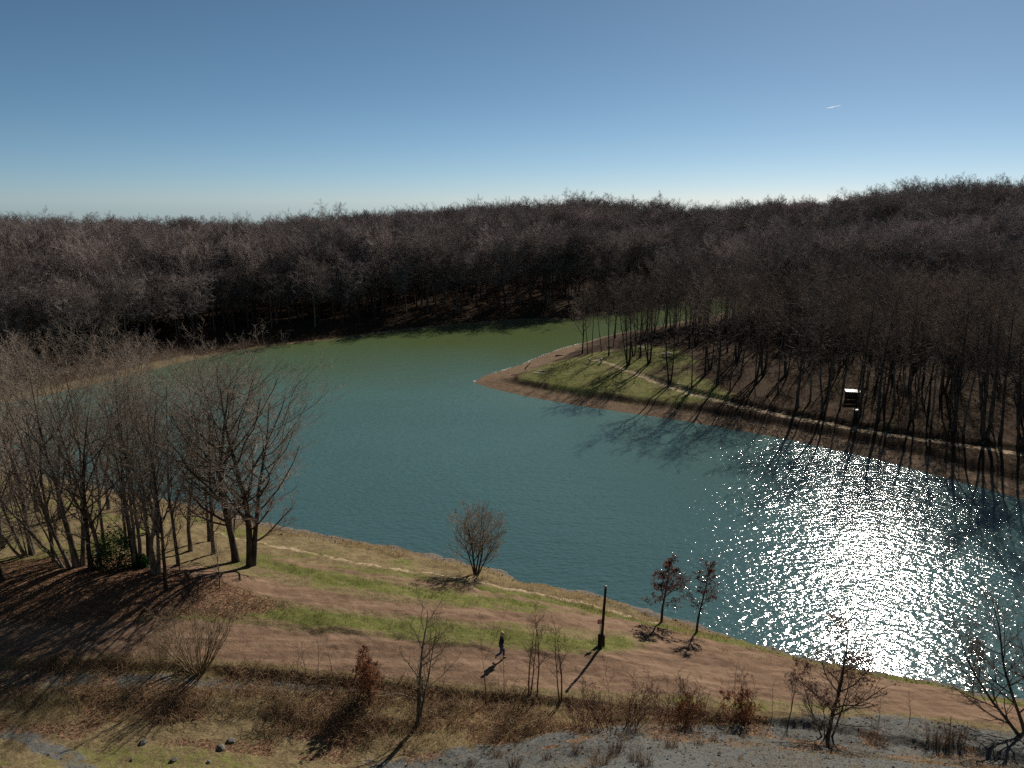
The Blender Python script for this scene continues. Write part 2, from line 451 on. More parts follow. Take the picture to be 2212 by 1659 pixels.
def ribbons(acc, P, W, side):
    """P (N,k,3) with widths W (N,k): flat tapering blades"""
    N, k, _ = P.shape
    V = np.stack([P - side[:, None, :] * W[..., None] * .5, P + side[:, None, :] * W[..., None] * .5], 2)
    idx = np.arange(N * k * 2).reshape(N, k, 2)
    F = np.stack([idx[:, :-1, 0], idx[:, :-1, 1], idx[:, 1:, 1], idx[:, 1:, 0]], -1).reshape(-1, 4)
    acc.add(V.reshape(-1, 3), F)

def blades(acc, P, L, w, lean, rng, k=3):
    """grass blades or stalks rooted at P, of lengths L"""
    N = len(P)
    az = rng.uniform(0, 2 * math.pi, N); ln = np.abs(rng.normal(0, lean, N)) + .05
    d = np.stack([np.cos(az), np.sin(az), np.zeros(N)], 1)
    t = np.linspace(0, 1, k)[None, :, None]
    Lc = L[:, None, None]
    up = np.array([0, 0, 1.0])
    Q = P[:, None, :] + up * t * Lc * np.cos(ln[:, None] * t[..., 0])[..., None] + d[:, None, :] * Lc * t ** 1.6 * np.sin(np.minimum(ln, 1.5))[:, None, None]
    W = w * (1 - .85 * np.linspace(0, 1, k))[None, :] * rng.uniform(.7, 1.3, (N, 1))
    a2 = az + rng.uniform(.8, 2.2, N)
    ribbons(acc, Q, W, np.stack([np.cos(a2), np.sin(a2), np.zeros(N)], 1))

OCT = np.array([(1, 0, 0), (-1, 0, 0), (0, 1, 0), (0, -1, 0), (0, 0, 1), (0, 0, -.5)], float)
OCT_T = np.array([(0, 2, 4), (2, 1, 4), (1, 3, 4), (3, 0, 4), (2, 0, 5), (1, 2, 5), (3, 1, 5), (0, 3, 5)])
def stones(acc, P, size, rng):
    N = len(P)
    s = size[:, None, None] * rng.uniform(.6, 1.3, (N, 1, 3)) * np.array([1, 1, .65])
    V = OCT[None] * s * rng.uniform(.8, 1.2, (N, 6, 1))
    a = rng.uniform(0, 6.28, N); c, sn = np.cos(a)[:, None], np.sin(a)[:, None]
    V = np.stack([V[..., 0] * c - V[..., 1] * sn, V[..., 0] * sn + V[..., 1] * c, V[..., 2]], -1) + P[:, None]
    T = (OCT_T[None] + (np.arange(N) * 6)[:, None, None]).reshape(-1, 3)
    acc.add(V.reshape(-1, 3), None, T)

# bmesh pieces for built things
def box(bm, x0, x1, y0, y1, z0, z1, rot=None):
    vs = [bm.verts.new((x, y, z)) for z in (z0, z1) for (x, y) in ((x0, y0), (x1, y0), (x1, y1), (x0, y1))]
    for f in ((0, 3, 2, 1), (4, 5, 6, 7), (0, 1, 5, 4), (1, 2, 6, 5), (2, 3, 7, 6), (3, 0, 4, 7)): bm.faces.new([vs[i] for i in f])
    if rot is not None:
        for v in vs: v.co = rot @ v.co
    return vs
def lathe(bm, prof, n=12, axis0=Vector((0, 0, 0)), lean=Vector((0, 0, 0))):
    rings = []
    for r, z in prof:
        c = axis0 + Vector((0, 0, z)) + lean * z
        rings.append([bm.verts.new(c + Vector((r * math.cos(2 * math.pi * k / n), r * math.sin(2 * math.pi * k / n), 0))) for k in range(n)])
    for a, b in zip(rings[:-1], rings[1:]):
        for k in range(n): bm.faces.new((a[k], a[(k + 1) % n], b[(k + 1) % n], b[k]))
    bm.faces.new(rings[-1]); bm.faces.new(rings[0][::-1])
def bobj(name, bm, m, parent=None, bevel=0, smooth=False, loc=None):
    me = bpy.data.meshes.new(name)
    bmesh.ops.recalc_face_normals(bm, faces=bm.faces)
    if bevel: bmesh.ops.bevel(bm, geom=list(bm.edges), offset=bevel, segments=2, affect='EDGES', profile=.6)
    bm.to_mesh(me); bm.free(); me.materials.append(m)
    if smooth:
        for p in me.polygons: p.use_smooth = True
    return link(name, me, parent, loc)
# ------------------------------------------------------------------ zones of the land
MAIN_UP = [(-300, 1346), (0, 1346), (250, 1342), (420, 1338), (560, 1352), (700, 1367), (850, 1380), (950, 1392), (1100, 1402), (1200, 1408), (1290, 1412), (1370, 1408),
           (1420, 1385), (1400, 1352), (1500, 1373), (1600, 1399), (1700, 1421), (1800, 1443), (1900, 1463), (2000, 1479), (2212, 1528), (2500, 1585)]
Z_PATH = gl(MAIN_UP + PATH_NEAR[::-1][:-1] + [(-300, 1420)])
Z_TRACK = gl([(330, 1219), (395, 1221), (450, 1228), (520, 1240), (600, 1258), (700, 1278), (800, 1295), (900, 1305), (1000, 1312), (1100, 1320), (1200, 1324), (1320, 1332), (1400, 1352),
              (1420, 1385), (1340, 1362), (1250, 1358), (1150, 1350), (1050, 1345), (950, 1336), (850, 1326), (760, 1318), (680, 1308), (600, 1293), (540, 1276), (470, 1252), (400, 1240), (330, 1232)])
Z_TRAIL3 = gl([(600, 1208), (700, 1228), (800, 1243), (900, 1255), (1000, 1268), (1100, 1288), (1200, 1308), (1280, 1326)])
Z_SAND = gl([(470, 1150), (560, 1172), (650, 1190), (750, 1212), (850, 1228), (950, 1241), (1050, 1258), (1150, 1280), (1250, 1300), (1330, 1322), (1420, 1345)])
Z_G1 = gl([(700, 1248), (780, 1262), (900, 1280), (1000, 1294), (1100, 1303), (1160, 1308)])
Z_G2 = gl([(520, 1308), (600, 1322), (700, 1335), (850, 1352), (1000, 1366), (1150, 1380), (1290, 1393), (1340, 1385)])
Z_G3 = gl([(1050, 1275), (1150, 1294), (1250, 1313), (1320, 1330), (1450, 1358), (1600, 1389), (1750, 1424), (1900, 1456), (2050, 1484), (2212, 1519), (2500, 1575)])
Z_G4 = gl([(560, 1215), (650, 1235), (760, 1258), (860, 1276)])
Z_LITTER = gl([(-300, 1195), (0, 1212), (150, 1200), (330, 1205), (420, 1240), (520, 1268), (640, 1312), (500, 1337), (300, 1338), (0, 1345), (-300, 1345)])
Z_GRAVEL = gl([(620, 1690), (800, 1645), (1000, 1615), (1150, 1592), (1300, 1570), (1450, 1560), (1700, 1552), (1900, 1544), (2000, 1552), (2212, 1584), (2400, 1610), (2500, 1900), (620, 1900)])
Z_STRIP = gl([(-200, 1436), (0, 1440), (300, 1456), (560, 1466), (830, 1486), (830, 1502), (500, 1492), (250, 1488), (0, 1486), (-200, 1480)])
Z_LTRACK = gl([(20, 1580), (90, 1610), (150, 1635), (200, 1670), (250, 1720)])
Z_PGRASS = gl([(1125, 800), (1250, 770), (1330, 752), (1420, 744), (1500, 765), (1500, 800), (1570, 858), (1400, 872), (1250, 852), (1130, 822)])

def zones(x, y):
    dn, df, db = seg_dist(x, y, NEAR), seg_dist(x, y, FRONT), seg_dist(x, y, BACK)
    isn = dn < np.minimum(df, db)
    R = np.hypot(x, y)
    s = np.interp(x, L1[:, 0], L1[:, 1]) - y
    n1 = fbm(x * .25, y * .25, 11); n2 = fbm(x * .7, y * .7, 12)
    z = {}
    z['dirt'] = isn * np.maximum(sstep(.45, -.45, sdf(x, y, Z_PATH)), np.maximum(sstep(.4, -.4, sdf(x, y, Z_TRACK)) * .95, sstep(.9, .1, seg_dist(x, y, Z_TRAIL3)) * .62))
    g = np.zeros_like(x)
    for pl, hw, st in ((Z_G1, .9, 1), (Z_G2, .85, .95), (Z_G3, .75, 1), (Z_G4, .8, .8)):
        g = np.maximum(g, st * np.clip(.5 + 1.0 * n2, 0, 1) * sstep(hw * 1.7, hw * .6, seg_dist(x, y, pl)))
    g = np.maximum(g, .62 * sstep(.42, .68, n1) * (s < 0) * (dn > 4))
    g = np.maximum(g, .5 * sstep(.42, .6, n1) * sstep(6, 7, s) * sstep(0, -6, x))
    z['grass'] = np.where(isn, g, sstep(2, -2, sdf(x, y, Z_PGRASS)) * (.68 + 1.3 * (n1 - .5)) + .25 * sstep(.5, .65, n1) * (R < 150))
    zp = seg_dist(x, y, list(map(tuple, PPATH)))
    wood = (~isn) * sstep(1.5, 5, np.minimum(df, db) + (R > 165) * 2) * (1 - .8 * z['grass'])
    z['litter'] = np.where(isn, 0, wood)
    z['leafy'] = isn * np.maximum(.85 * sstep(1, -1, sdf(x, y, Z_LITTER)), .58 * sstep(.42, .58, n2) * (s > .4) * (s < 6.5)) * (z['dirt'] < .6)
    z['gravel'] = isn * np.maximum(np.maximum(sstep(.7, -.9, sdf(x, y, Z_GRAVEL)), .55 * sstep(.4, -.3, sdf(x, y, Z_STRIP))), .57 * sstep(.9, .3, seg_dist(x, y, Z_LTRACK)))
    z['gravel'] = np.maximum(z['gravel'], isn * sstep(9, 12, s))
    z['sand'] = np.where(isn, .53 * sstep(.55, .1, seg_dist(x, y, Z_SAND)), .56 * sstep(1.0, .5, zp))
    z['pebble'] = isn * sstep(1, 0, (dn - 1.6 * n1 + .4) / (.5 + 2.2 * sstep(2, -12, x)))
    z['beach'] = np.where(isn, 0, np.maximum(sstep(4.5, 2.6, df + 2.5 * (n2 - .5)), sstep(7.5, 4.5, db + 4 * (n2 - .5)) * sstep(172, 150, R) * sstep(-30, -12, x)))
    return z

def build_terrain():
    az = np.concatenate([np.linspace(-100, -40, 50)[:-1], np.linspace(-40, 40, 760), np.linspace(40, 100, 50)[1:]])
    R = np.concatenate([np.linspace(.5, 26, 45)[:-1], np.geomspace(26, 75, 470)[:-1], np.geomspace(75, 280, 300)[:-1], np.geomspace(280, 1250, 70)])
    A, Rr = np.meshgrid(np.radians(az), R)
    # R is measured along +Y in the middle so that rows stay level
    x, y = (Rr * np.sin(A)).ravel(), (Rr * np.cos(A)).ravel()
    hz = np.empty_like(x); zs = {k: np.empty_like(x) for k in ('dirt', 'grass', 'litter', 'gravel', 'sand', 'pebble', 'beach', 'leafy')}
    for i in range(0, len(x), 80000):
        sl = slice(i, i + 80000)
        hz[sl] = height(x[sl], y[sl])
        for k, v in zones(x[sl], y[sl]).items(): zs[k][sl] = v
    V = np.stack([x, y, hz], 1)
    nr, nc = len(R), len(az)
    idx = np.arange(nr * nc).reshape(nr, nc)
    F = np.stack([idx[:-1, :-1], idx[:-1, 1:], idx[1:, 1:], idx[1:, :-1]], -1).reshape(-1, 4)
    fx, fy = x[F].mean(1), y[F].mean(1)
    kind = np.zeros(len(F), int)
    nearf = np.hypot(fx, fy) < 140
    fm = {k: zs[k][F].mean(1) for k in zs}
    kind[fm['beach'] > .5] = 5
    kind[fm['gravel'] > .5] = 4
    kind[fm['sand'] > .4] = 3
    kind[(fm['dirt'] > .4)] = 2
    dsel = np.where(fm['dirt'] > .5)[0]
    kind[dsel[sdf(fx[dsel], fy[dsel], Z_PATH) < 0]] = 1
    kind[(fm['pebble'] > .5)] = 6
    # vertex normals of the whole sheet are kept on every piece so that no seam shows
    fn = np.cross(V[F[:, 2]] - V[F[:, 0]], V[F[:, 3]] - V[F[:, 1]])
    vn = np.zeros_like(V)
    for k in range(4): np.add.at(vn, F[:, k], fn)
    vn = nrm(vn)
    if vn[:, 2].mean() < 0: vn = -vn; F = F[:, ::-1]
    names = ['ground', 'dirt_path', 'dirt_track', 'sandy_trail', 'gravel_slope', 'beach', 'pebble_shore']
    for k, nm in enumerate(names):
        f = F[kind == k]
        if not len(f): continue
        u, inv = np.unique(f, return_inverse=True)
        me = mesh_np(nm, V[u], inv.reshape(-1, 4), None, M_LAND)
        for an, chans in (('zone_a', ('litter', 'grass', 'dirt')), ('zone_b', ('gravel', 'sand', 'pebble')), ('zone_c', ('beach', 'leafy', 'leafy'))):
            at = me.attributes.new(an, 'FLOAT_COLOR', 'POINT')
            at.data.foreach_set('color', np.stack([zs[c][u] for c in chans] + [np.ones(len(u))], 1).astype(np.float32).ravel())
        me.normals_split_custom_set_from_vertices(vn[u].astype(np.float32))
        tag(link(nm, me), kind='structure')
build_terrain()

# the lake: one level sheet that runs under its banks
wm = mesh_np('water', [(-420, 30, 0), (420, 30, 0), (420, 330, 0), (-420, 330, 0)], [(0, 1, 2, 3)], None, M_WATER, False)
tag(link('water', wm), kind='structure')

# ------------------------------------------------------------------ bare trees
UPV = np.array([0, 0, 1.0])
def sweep(P0, D, L, k, wob, up, rng, R0, R1):
    """grow N branches of k points; R0, R1 radii at base and tip"""
    N = len(P0)
    P = np.empty((N, k, 3)); P[:, 0] = P0
    D = nrm(D)
    for i in range(1, k):
        P[:, i] = P[:, i - 1] + D * (L / (k - 1))[:, None]
        D = nrm(D + rng.normal(size=(N, 3)) * wob + UPV * up)
    t = np.linspace(0, 1, k)[None, :]
    R = R0[:, None] * (1 - t) + R1[:, None] * t
    return P, R
def offshoots(P, R, n, tmin, ang, ang_sd, lenfun, k, wob, up, rng, rr=.6, tip=.35, rmin=.004, tmax=1.0):
    """n children on every parent polyline"""
    N, kk, _ = P.shape
    t = (tmin + (tmax - tmin) * (np.arange(n)[None, :] + rng.uniform(0, 1, (N, n))) / n).clip(0, .999)
    f = t * (kk - 1); i = np.floor(f).astype(int); fr = (f - i)[..., None]
    row = np.arange(N)[:, None]
    A, B = P[row, i], P[row, i + 1]
    P0 = A * (1 - fr) + B * fr
    T = nrm(B - A)
    r = R[row, i] * (1 - fr[..., 0]) + R[row, i + 1] * fr[..., 0]
    plen = np.linalg.norm(np.diff(P, axis=1), axis=2).sum(1)[:, None]
    az = np.arange(n)[None, :] * 2.39996 + rng.uniform(0, 6.28, (N, 1)) + rng.normal(0, .5, (N, n))
    ref = np.where(np.abs(T[..., 2:3]) > .9, np.array([1.0, 0, 0]), UPV)
    u = nrm(np.cross(T, ref)); v = np.cross(T, u)
    an = np.radians(rng.normal(ang, ang_sd, (N, n)))[..., None]
    D = T * np.cos(an) + (u * np.cos(az)[..., None] + v * np.sin(az)[..., None]) * np.sin(an)
    L = plen * lenfun(t) * rng.uniform(.7, 1.25, (N, n))
    R0 = np.maximum(r * rr, rmin)
    R0 = np.minimum(R0, np.maximum(L * .022, rmin))
    return sweep(P0.reshape(-1, 3), D.reshape(-1, 3), L.ravel(), k, wob, up, rng, R0.ravel(), np.maximum(R0.ravel() * tip, rmin * .7))

def grow(seed, stems, lev, sides=(9, 6, 4, 3, 3), kstem=14, wob=.05):
    """stems: list of (base xy, lean xy, length, base radius). Returns meshes for trunk and crown, plus twig points."""
    rng = np.random.default_rng(seed)
    tr, cr = Acc(), Acc()
    P0 = np.array([(b[0], b[1], -.25) for b, _, _, _ in stems], float)
    D = np.array([(l[0], l[1], 1.0) for _, l, _, _ in stems], float)
    L = np.array([s[2] for s in stems], float); R0 = np.array([s[3] for s in stems], float)
    P, R = sweep(P0, D, L, kstem, wob, .03, rng, R0, R0 * .12)
    R[:, 0] *= 1.35; R[:, 1] *= 1.05
    tubes(tr, P, R, sides[0])
    pts = []
    for q, a in enumerate(lev):
        P, R = offshoots(P, R, a['n'], a['t'], a['ang'], a.get('sd', 8), a['len'], a['k'], a['wob'], a['up'], rng, a.get('rr', .6), a.get('tip', .35), a.get('rmin', .004), a.get('tmax', 1.0))
        tubes(tr if (q == 0 and a.get('limb')) else cr, P, R, sides[min(q + 1, len(sides) - 1)])
        pts.append(P)
    return tr, cr, pts

def levels(n=(16, 9, 8, 5), t0=.3, ang=(38, 42, 40, 40), l1=.52, l1top=.30, fine=.009, up=(.10, .07, .05, .03), low=False):
    pre = [(t0, lambda t: (l1 + (l1top - l1) * t) * (1 if not low else .42 + .58 * sstep(.1, .5, t)), 9, .10, .55, 1.6), (.15, lambda t: .50 - .22 * t, 6, .12, .6, 1.3),
           (.12, lambda t: .48 - .2 * t, 4, .13, .7, 1.0), (.10, lambda t: .5 - .15 * t, 3, .14, .8, .8)]
    return [dict(n=n[i], t=p[0], ang=ang[i], len=p[1], k=p[2], wob=p[3], up=up[i], rr=p[4], rmin=fine * p[5], limb=(i == 0)) for i, p in enumerate(pre[:len(n)])]

class Kind:
    """meshes of one grown tree, shared by its copies"""
    def __init__(s, nm, seed, stems, lev, bark, twig, leaf=None, **kw):
        tr, cr, pts = grow(seed, stems, lev, **kw)
        s.trunk = tr.mesh('trunk', bark); s.crown = cr.mesh('crown', twig)
        z = max(np.concatenate(cr.V)[:, 2].max(), 1)
        zz = np.concatenate([p.reshape(-1, 3) for p in pts])[:, 2]
        s.h = float(np.quantile(zz, .995)); s.leaf = None
        if leaf:
            n, size, lo, hi, m = leaf
            rng = np.random.default_rng(seed + 9)
            Q = np.concatenate([p[:, 1:].reshape(-1, 3) for p in pts[1:]])
            Q = Q[(Q[:, 2] > lo * s.h) & (Q[:, 2] < hi * s.h)]
            Q = Q[rng.integers(0, len(Q), n)] + rng.normal(0, size * .4, (n, 3))
            a = Acc(); leaf_quads(a, Q, size, rng); s.leaf = a.mesh('clinging_leaves', m, False)
        s.first = True

def plant(kd, name, label, cat, p, h, rz=0, group=None, sink=.0, sx=1.0):
    """one tree standing at p, h metres tall"""
    o = thing(name, label, cat, (p[0], p[1], p[2] - sink), rz, group)
    f = h / kd.h
    o.scale = (f * sx, f * sx, f)
    link('trunk', kd.trunk, o); link('crown', kd.crown, o)
    if kd.leaf: link('dead_leaves', kd.leaf, o)
    return o

S1 = lambda L=16, r=.24, lean=(0, 0): [((0, 0), lean, L, r)]
G = {}
G['fork'] = Kind('fork', 1, [((0, 0), (.02, .05), 16, .25), ((.12, .05), (.16, .05), 14, .20)], levels((17, 8, 7, 5), .16, (48, 44, 42, 42), .56, .36, .007, low=True), M_BARKD, M_TWIG, (500, .13, .05, .42, M_LEAF))
G['tall'] = Kind('tall', 2, S1(16.5, .20), levels((19, 8, 7, 5), .12, (44, 46, 42, 42), .44, .33, .006, low=True), M_BARK, M_TWIG)
G['twin'] = Kind('twin', 3, [((0, 0), (-.08, .02), 16, .17), ((.3, .1), (.10, -.03), 15.5, .16), ((.1, .3), (.02, .08), 16, .13)], levels((11, 7, 7, 5), .15, (38, 46, 42, 42), .38, .32, .006, low=True), M_BARK, M_TWIG)
G['clump'] = Kind('clump', 4, [((0, 0), (-.06, 0), 15, .24), ((-.5, .1), (-.34, .05), 14, .15), ((-.9, -.1), (-.62, .0), 12, .12), ((.3, .2), (.08, .1), 15, .18), ((-.3, -.3), (-.22, -.1), 13, .11), ((-.6, -.3), (-.45, -.05), 9, .08)],
                  levels((10, 7, 6, 4), .14, (40, 46, 42, 42), .38, .25, .006, low=True), M_BARK, M_TWIG)
G['slim'] = Kind('slim', 5, S1(15, .15, (.03, 0)), levels((16, 7, 6, 4), .15, (40, 46, 42, 42), .32, .2, .006, low=True), M_BARKD, M_TWIG)
G['broad'] = Kind('broad', 6, S1(15, .22), levels((17, 8, 7, 4), .14, (52, 46, 42, 42), .52, .38, .006, low=True), M_BARKD, M_TWIG)

# grove on the left. (kind, base in the photo, image row of the top, turn, label)
GROVE = [
 ('fork', 540, 1221, 716, 0.2, 'thick dark ivy-clad tree at the right end of the grove, brown leaves on low branches'),
 ('fork', 510, 1213, 712, 1.7, 'straight dark tree just left of the rightmost tree of the grove'),
 ('tall', 462, 1196, 728, 2.9, 'upright trunk between the rightmost pair and the middle of the grove'),
 ('tall', 412, 1190, 735, 3.9, 'grove tree standing alone on the grass behind the two rightmost trees'),
 ('twin', 333, 1240, 702, 0.4, 'three-stemmed tall tree on the leafy crest in the middle of the grove'),
 ('slim', 359, 1276, 800, 2.2, 'thin dark tree lowest on the leafy slope in front of the grove'),
 ('twin', 304, 1222, 700, 2.6, 'bundle of close pale trunks right of the evergreen bush in the grove'),
 ('slim', 290, 1218, 722, 5.0, 'slender leaning trunk directly right of the evergreen bush'),
 ('tall', 216, 1227, 708, 0.9, 'thick straight trunk directly left of the evergreen bush'),
 ('broad', 197, 1226, 716, 4.2, 'thick mossy trunk second to the left of the evergreen bush'),
 ('clump', 166, 1224, 720, 0.0, 'many-stemmed clump fanning out and leaning left at the crest of the grove'),
 ('slim', 273, 1186, 760, 1.2, 'thin crooked tree behind the evergreen bush'),
 ('tall', 61, 1101, 712, 2.0, 'stout trunk far back on the left in the meadow behind the grove'),
 ('slim', 80, 1105, 726, 3.0, 'thinner trunk just right of the stout one in the meadow behind the grove'),
 ('broad', 27, 1077, 715, 1.0, 'tree farthest back at the left edge, behind the grove meadow'),
 ('tall', 7, 1182, 720, 5.5, 'dark trunk at the left edge of the photo beside the grey track'),
 ('broad', 3, 1254, 770, 2.8, 'pale-based tree at the left edge on the leafy slope'),
 ('broad', 130, 1120, 712, 0.3, 'wide-crowned tree behind the many-stemmed clump'),
 ('tall', 235, 1100, 716, 4.0, 'tree near the water behind the thick straight trunk of the grove'),
 ('tall', 155, 1072, 722, 1.6, 'tree at the water edge behind the many-stemmed clump'),
 ('broad', -60, 1150, 705, 2.4, 'tree whose crown reaches into the photo from the left edge'),
 ('twin', 345, 1150, 726, 3.3, 'forked tree near the shore behind the middle of the grove'),
 ('slim', 226, 1196, 770, 0.9, 'slender stem between the thick straight trunk and the evergreen bush'),
 ('slim', 322, 1212, 745, 1.9, 'slender stem touching the left side of the bundle of pale trunks'),
 ('slim', 386, 1222, 765, 4.4, 'slender stem at the start of the upper red track'),
 ('slim', 118, 1214, 742, 3.6, 'slender stem left of the many-stemmed clump'),
 ('clump', 70, 1196, 748, 1.4, 'low fanning clump near the grey track on the left'),
 ('slim', 452, 1170, 742, 0.7, 'slim tree near the shore between the two rightmost trees and the middle of the grove'),
]
for kd, bx, by, ty, rz, lab in GROVE:
    p = ground(bx, by)
    plant(G[kd], 'bare_tree', lab, 'tree', p, top_height(p, ty), rz, 'bare trees of the lakeside grove', .1, 1.22 if kd == 'fork' else 1.0)
plant(G['slim'], 'bare_tree', 'small bare sapling on the track verge left of the dark twin trees', 'tree', ground(388, 1231), 4.2, .3, 'bare trees of the lakeside grove')
plant(G['slim'], 'bare_tree', 'young sapling with pale stakes in front of the two rightmost grove trees', 'tree', ground(475, 1271), 4.4, 2.3, 'bare trees of the lakeside grove')
# ------------------------------------------------------------------ the wood on the spit and the far shore
FP = .0105
W = [Kind('wood', 20 + k, st, lv, (M_BARKD, M_BARK, M_BARKD, M_BARKD, M_BARKD, M_BARK)[k], M_TWIGP, sides=(7, 4, 3, 3, 3), kstem=10) for k, (st, lv) in enumerate([
    (S1(15.5, .18), levels((13, 8, 6, 3), .38, (40, 42, 40, 40), .42, .26, FP)),
    (S1(16, .15, (.06, .02)), levels((12, 7, 6, 3), .45, (36, 42, 40, 40), .38, .25, FP)),
    ([((0, 0), (-.10, .02), 15, .15), ((.25, .1), (.12, -.02), 14.5, .13)], levels((9, 7, 6, 3), .35, (36, 42, 40, 40), .40, .26, FP)),
    ([((0, 0), (-.22, .04), 14, .14), ((.2, .1), (.16, .02), 15, .2), ((0, .2), (-.04, .1), 15, .16)], levels((8, 7, 6, 3), .32, (38, 42, 40, 40), .42, .26, FP)),
    (S1(15, .22, (-.05, .03)), levels((14, 7, 6, 3), .28, (48, 44, 42, 40), .50, .30, FP)),
    (S1(16.5, .12, (-.03, 0)), levels((11, 7, 6, 3), .52, (34, 42, 40, 40), .30, .22, FP))])]
FF = .022
UPF = (.04, .03, .02, .0)
FAR = [Kind('far', 40 + k, st, lv, (M_BARKD, M_BARK, M_BARKD, M_BARKD, M_BARK)[k], M_TWIGF, sides=(5, 3, 3, 3, 3), kstem=7) for k, (st, lv) in enumerate([
    (S1(15, .26), levels((15, 9, 8, 4), .34, (50, 46, 44, 44), .50, .44, FF, UPF)),
    (S1(15.5, .22, (.05, 0)), levels((15, 9, 8, 4), .40, (46, 46, 44, 44), .46, .42, FF, UPF)),
    (S1(14.5, .28, (-.04, .02)), levels((15, 9, 8, 4), .30, (55, 48, 44, 44), .54, .46, FF, UPF)),
    ([((0, 0), (-.12, 0), 14.5, .2), ((.2, .1), (.14, .03), 14.5, .2)], levels((10, 8, 8, 4), .35, (46, 46, 44, 44), .50, .44, FF, UPF)),
    (S1(16, .2), levels((14, 9, 8, 4), .46, (46, 46, 44, 44), .44, .40, FF, UPF))])]
rng = np.random.default_rng(77)

ORD = ('leftmost|second|third|fourth|fifth|sixth|seventh|eighth|ninth|tenth|eleventh|twelfth|thirteenth|fourteenth|fifteenth|sixteenth|seventeenth|eighteenth|nineteenth|twentieth|'
       'twenty-first|twenty-second|twenty-third|twenty-fourth|twenty-fifth|twenty-sixth|twenty-seventh|twenty-eighth|twenty-ninth|thirtieth|thirty-first|thirty-second|thirty-third|thirty-fourth|rightmost').split('|')
FRONT_ROW = [(1258, 764, 606, 4), (1269, 766, 600, 1), (1279, 768, 592, 5), (1299, 760, 590, 1), (1315, 769, 588, 0), (1325, 749, 600, 5), (1356, 788, 584, 3), (1367, 769, 590, 2), (1383, 772, 580, 4),
             (1401, 785, 590, 3), (1445, 829, 572, 2), (1464, 744, 578, 0), (1494, 835, 590, 5), (1523, 810, 560, 0), (1550, 832, 560, 4), (1600, 812, 540, 1), (1648, 808, 535, 3), (1680, 850, 570, 5),
             (1722, 881, 552, 4), (1750, 868, 575, 1), (1777, 892, 560, 2), (1815, 880, 590, 5), (1857, 896, 545, 0), (1897, 907, 560, 4), (1930, 890, 555, 1), (1968, 907, 560, 2), (2012, 917, 570, 5),
             (2058, 931, 540, 4), (2080, 938, 570, 1), (2127, 945, 555, 3), (2160, 952, 575, 0), (2200, 962, 560, 2)]
taken = []
for k, (bx, by, ty, kd) in enumerate(sorted(FRONT_ROW)):
    p = ground(bx, by); taken.append((p.x, p.y))
    w = ORD[k] if k < len(FRONT_ROW) - 1 else 'rightmost'
    plant(W[kd], 'bare_tree', '%s trunk from the left in the front row beside the spit path' % w if w not in ('leftmost', 'rightmost') else '%s trunk of the front row beside the spit path' % w,
          'tree', p, min(21, max(13, top_height(p, ty))), rng.uniform(0, 6.28) if kd not in (2, 3) else rng.uniform(-.4, .4), 'front row of bare trees on the wooded spit', .1)

def jitter_grid(x0, x1, y0, y1, s):
    gx, gy = np.meshgrid(np.arange(x0, x1, s), np.arange(y0, y1, s))
    gx = gx + (np.arange(gx.shape[0]) % 2)[:, None] * s * .5
    return (gx + rng.uniform(-.36, .36, gx.shape) * s).ravel(), (gy + rng.uniform(-.36, .36, gx.shape) * s).ravel()
def shores(x, y): return seg_dist(x, y, NEAR), seg_dist(x, y, FRONT), seg_dist(x, y, BACK), inside(x, y, LAKE)

x, y = jitter_grid(10, 150, 80, 215, 4.3)
dn, df, db, wet = shores(x, y)
yp = np.interp(x, PPATH[:, 0], PPATH[:, 1])
R = np.hypot(x, y); az = np.degrees(np.arctan2(x, y))
clear = inside(x, y, Z_PGRASS)
ok = (~wet) & (dn > np.minimum(df, db)) & (np.minimum(df, db) > 7) & (y > yp + 5) & (R < 198) & (az < 37) & (x > PPATH[0, 0] + 2)
ok &= ~(clear & (rng.uniform(0, 1, len(x)) < .55))
ok &= ~((x < 52) & (rng.uniform(0, 1, len(x)) < .4))
ok &= ~((db < 14) & (rng.uniform(0, 1, len(x)) < .35))
T_ = np.array(taken)
ok &= np.array([np.min((T_[:, 0] - a) ** 2 + (T_[:, 1] - b) ** 2) > 9 for a, b in zip(x, y)])
sel = np.where(ok)[0]; sel = sel[np.argsort(R[sel])][:180]
zz = height(x[sel], y[sel])
for i, z in zip(sel, zz):
    plant(W[rng.integers(0, 6)], 'bare_tree', 'bare tree deeper in the wood on the spit, behind its front row', 'tree', (x[i], y[i], z), rng.uniform(14.0, 18.5), rng.uniform(0, 6.28), 'bare trees deeper in the wood on the spit', .1)
rest_x, rest_y = [np.setdiff1d(np.where(ok)[0], sel)], None
late = np.setdiff1d(np.where(ok)[0], sel)
fx_, fy_ = list(x[late]), list(y[late])

# far shore: the row that stands along the water, tree by tree
x, y = jitter_grid(-190, 75, 120, 260, 4.7)
dn, df, db, wet = shores(x, y); az = np.degrees(np.arctan2(x, y)); R = np.hypot(x, y)
far_side = (~wet) & (dn > db) & (db < df) & (np.abs(az) < 40) & (y > 150 + .25 * x) & ~((x > 10) & (y < 205) & (df < 90))
row = np.where(far_side & (db > 9) & (db < 19))[0]
row = row[np.argsort(R[row])][:44]
zz = height(x[row], y[row])
for i, z in zip(row, zz):
    plant(FAR[rng.integers(0, 5)], 'bare_tree', 'bare tree of the dark row standing along the far shore of the lake', 'tree', (x[i], y[i], z), rng.uniform(13, 17), rng.uniform(0, 6.28), 'bare trees along the far shore', .1)
back = np.setdiff1d(np.where(far_side & (((db >= 19) & (R < 215)) | ((db > 9) & (db < 19))))[0], row)
fx_ += list(x[back]); fy_ += list(y[back])

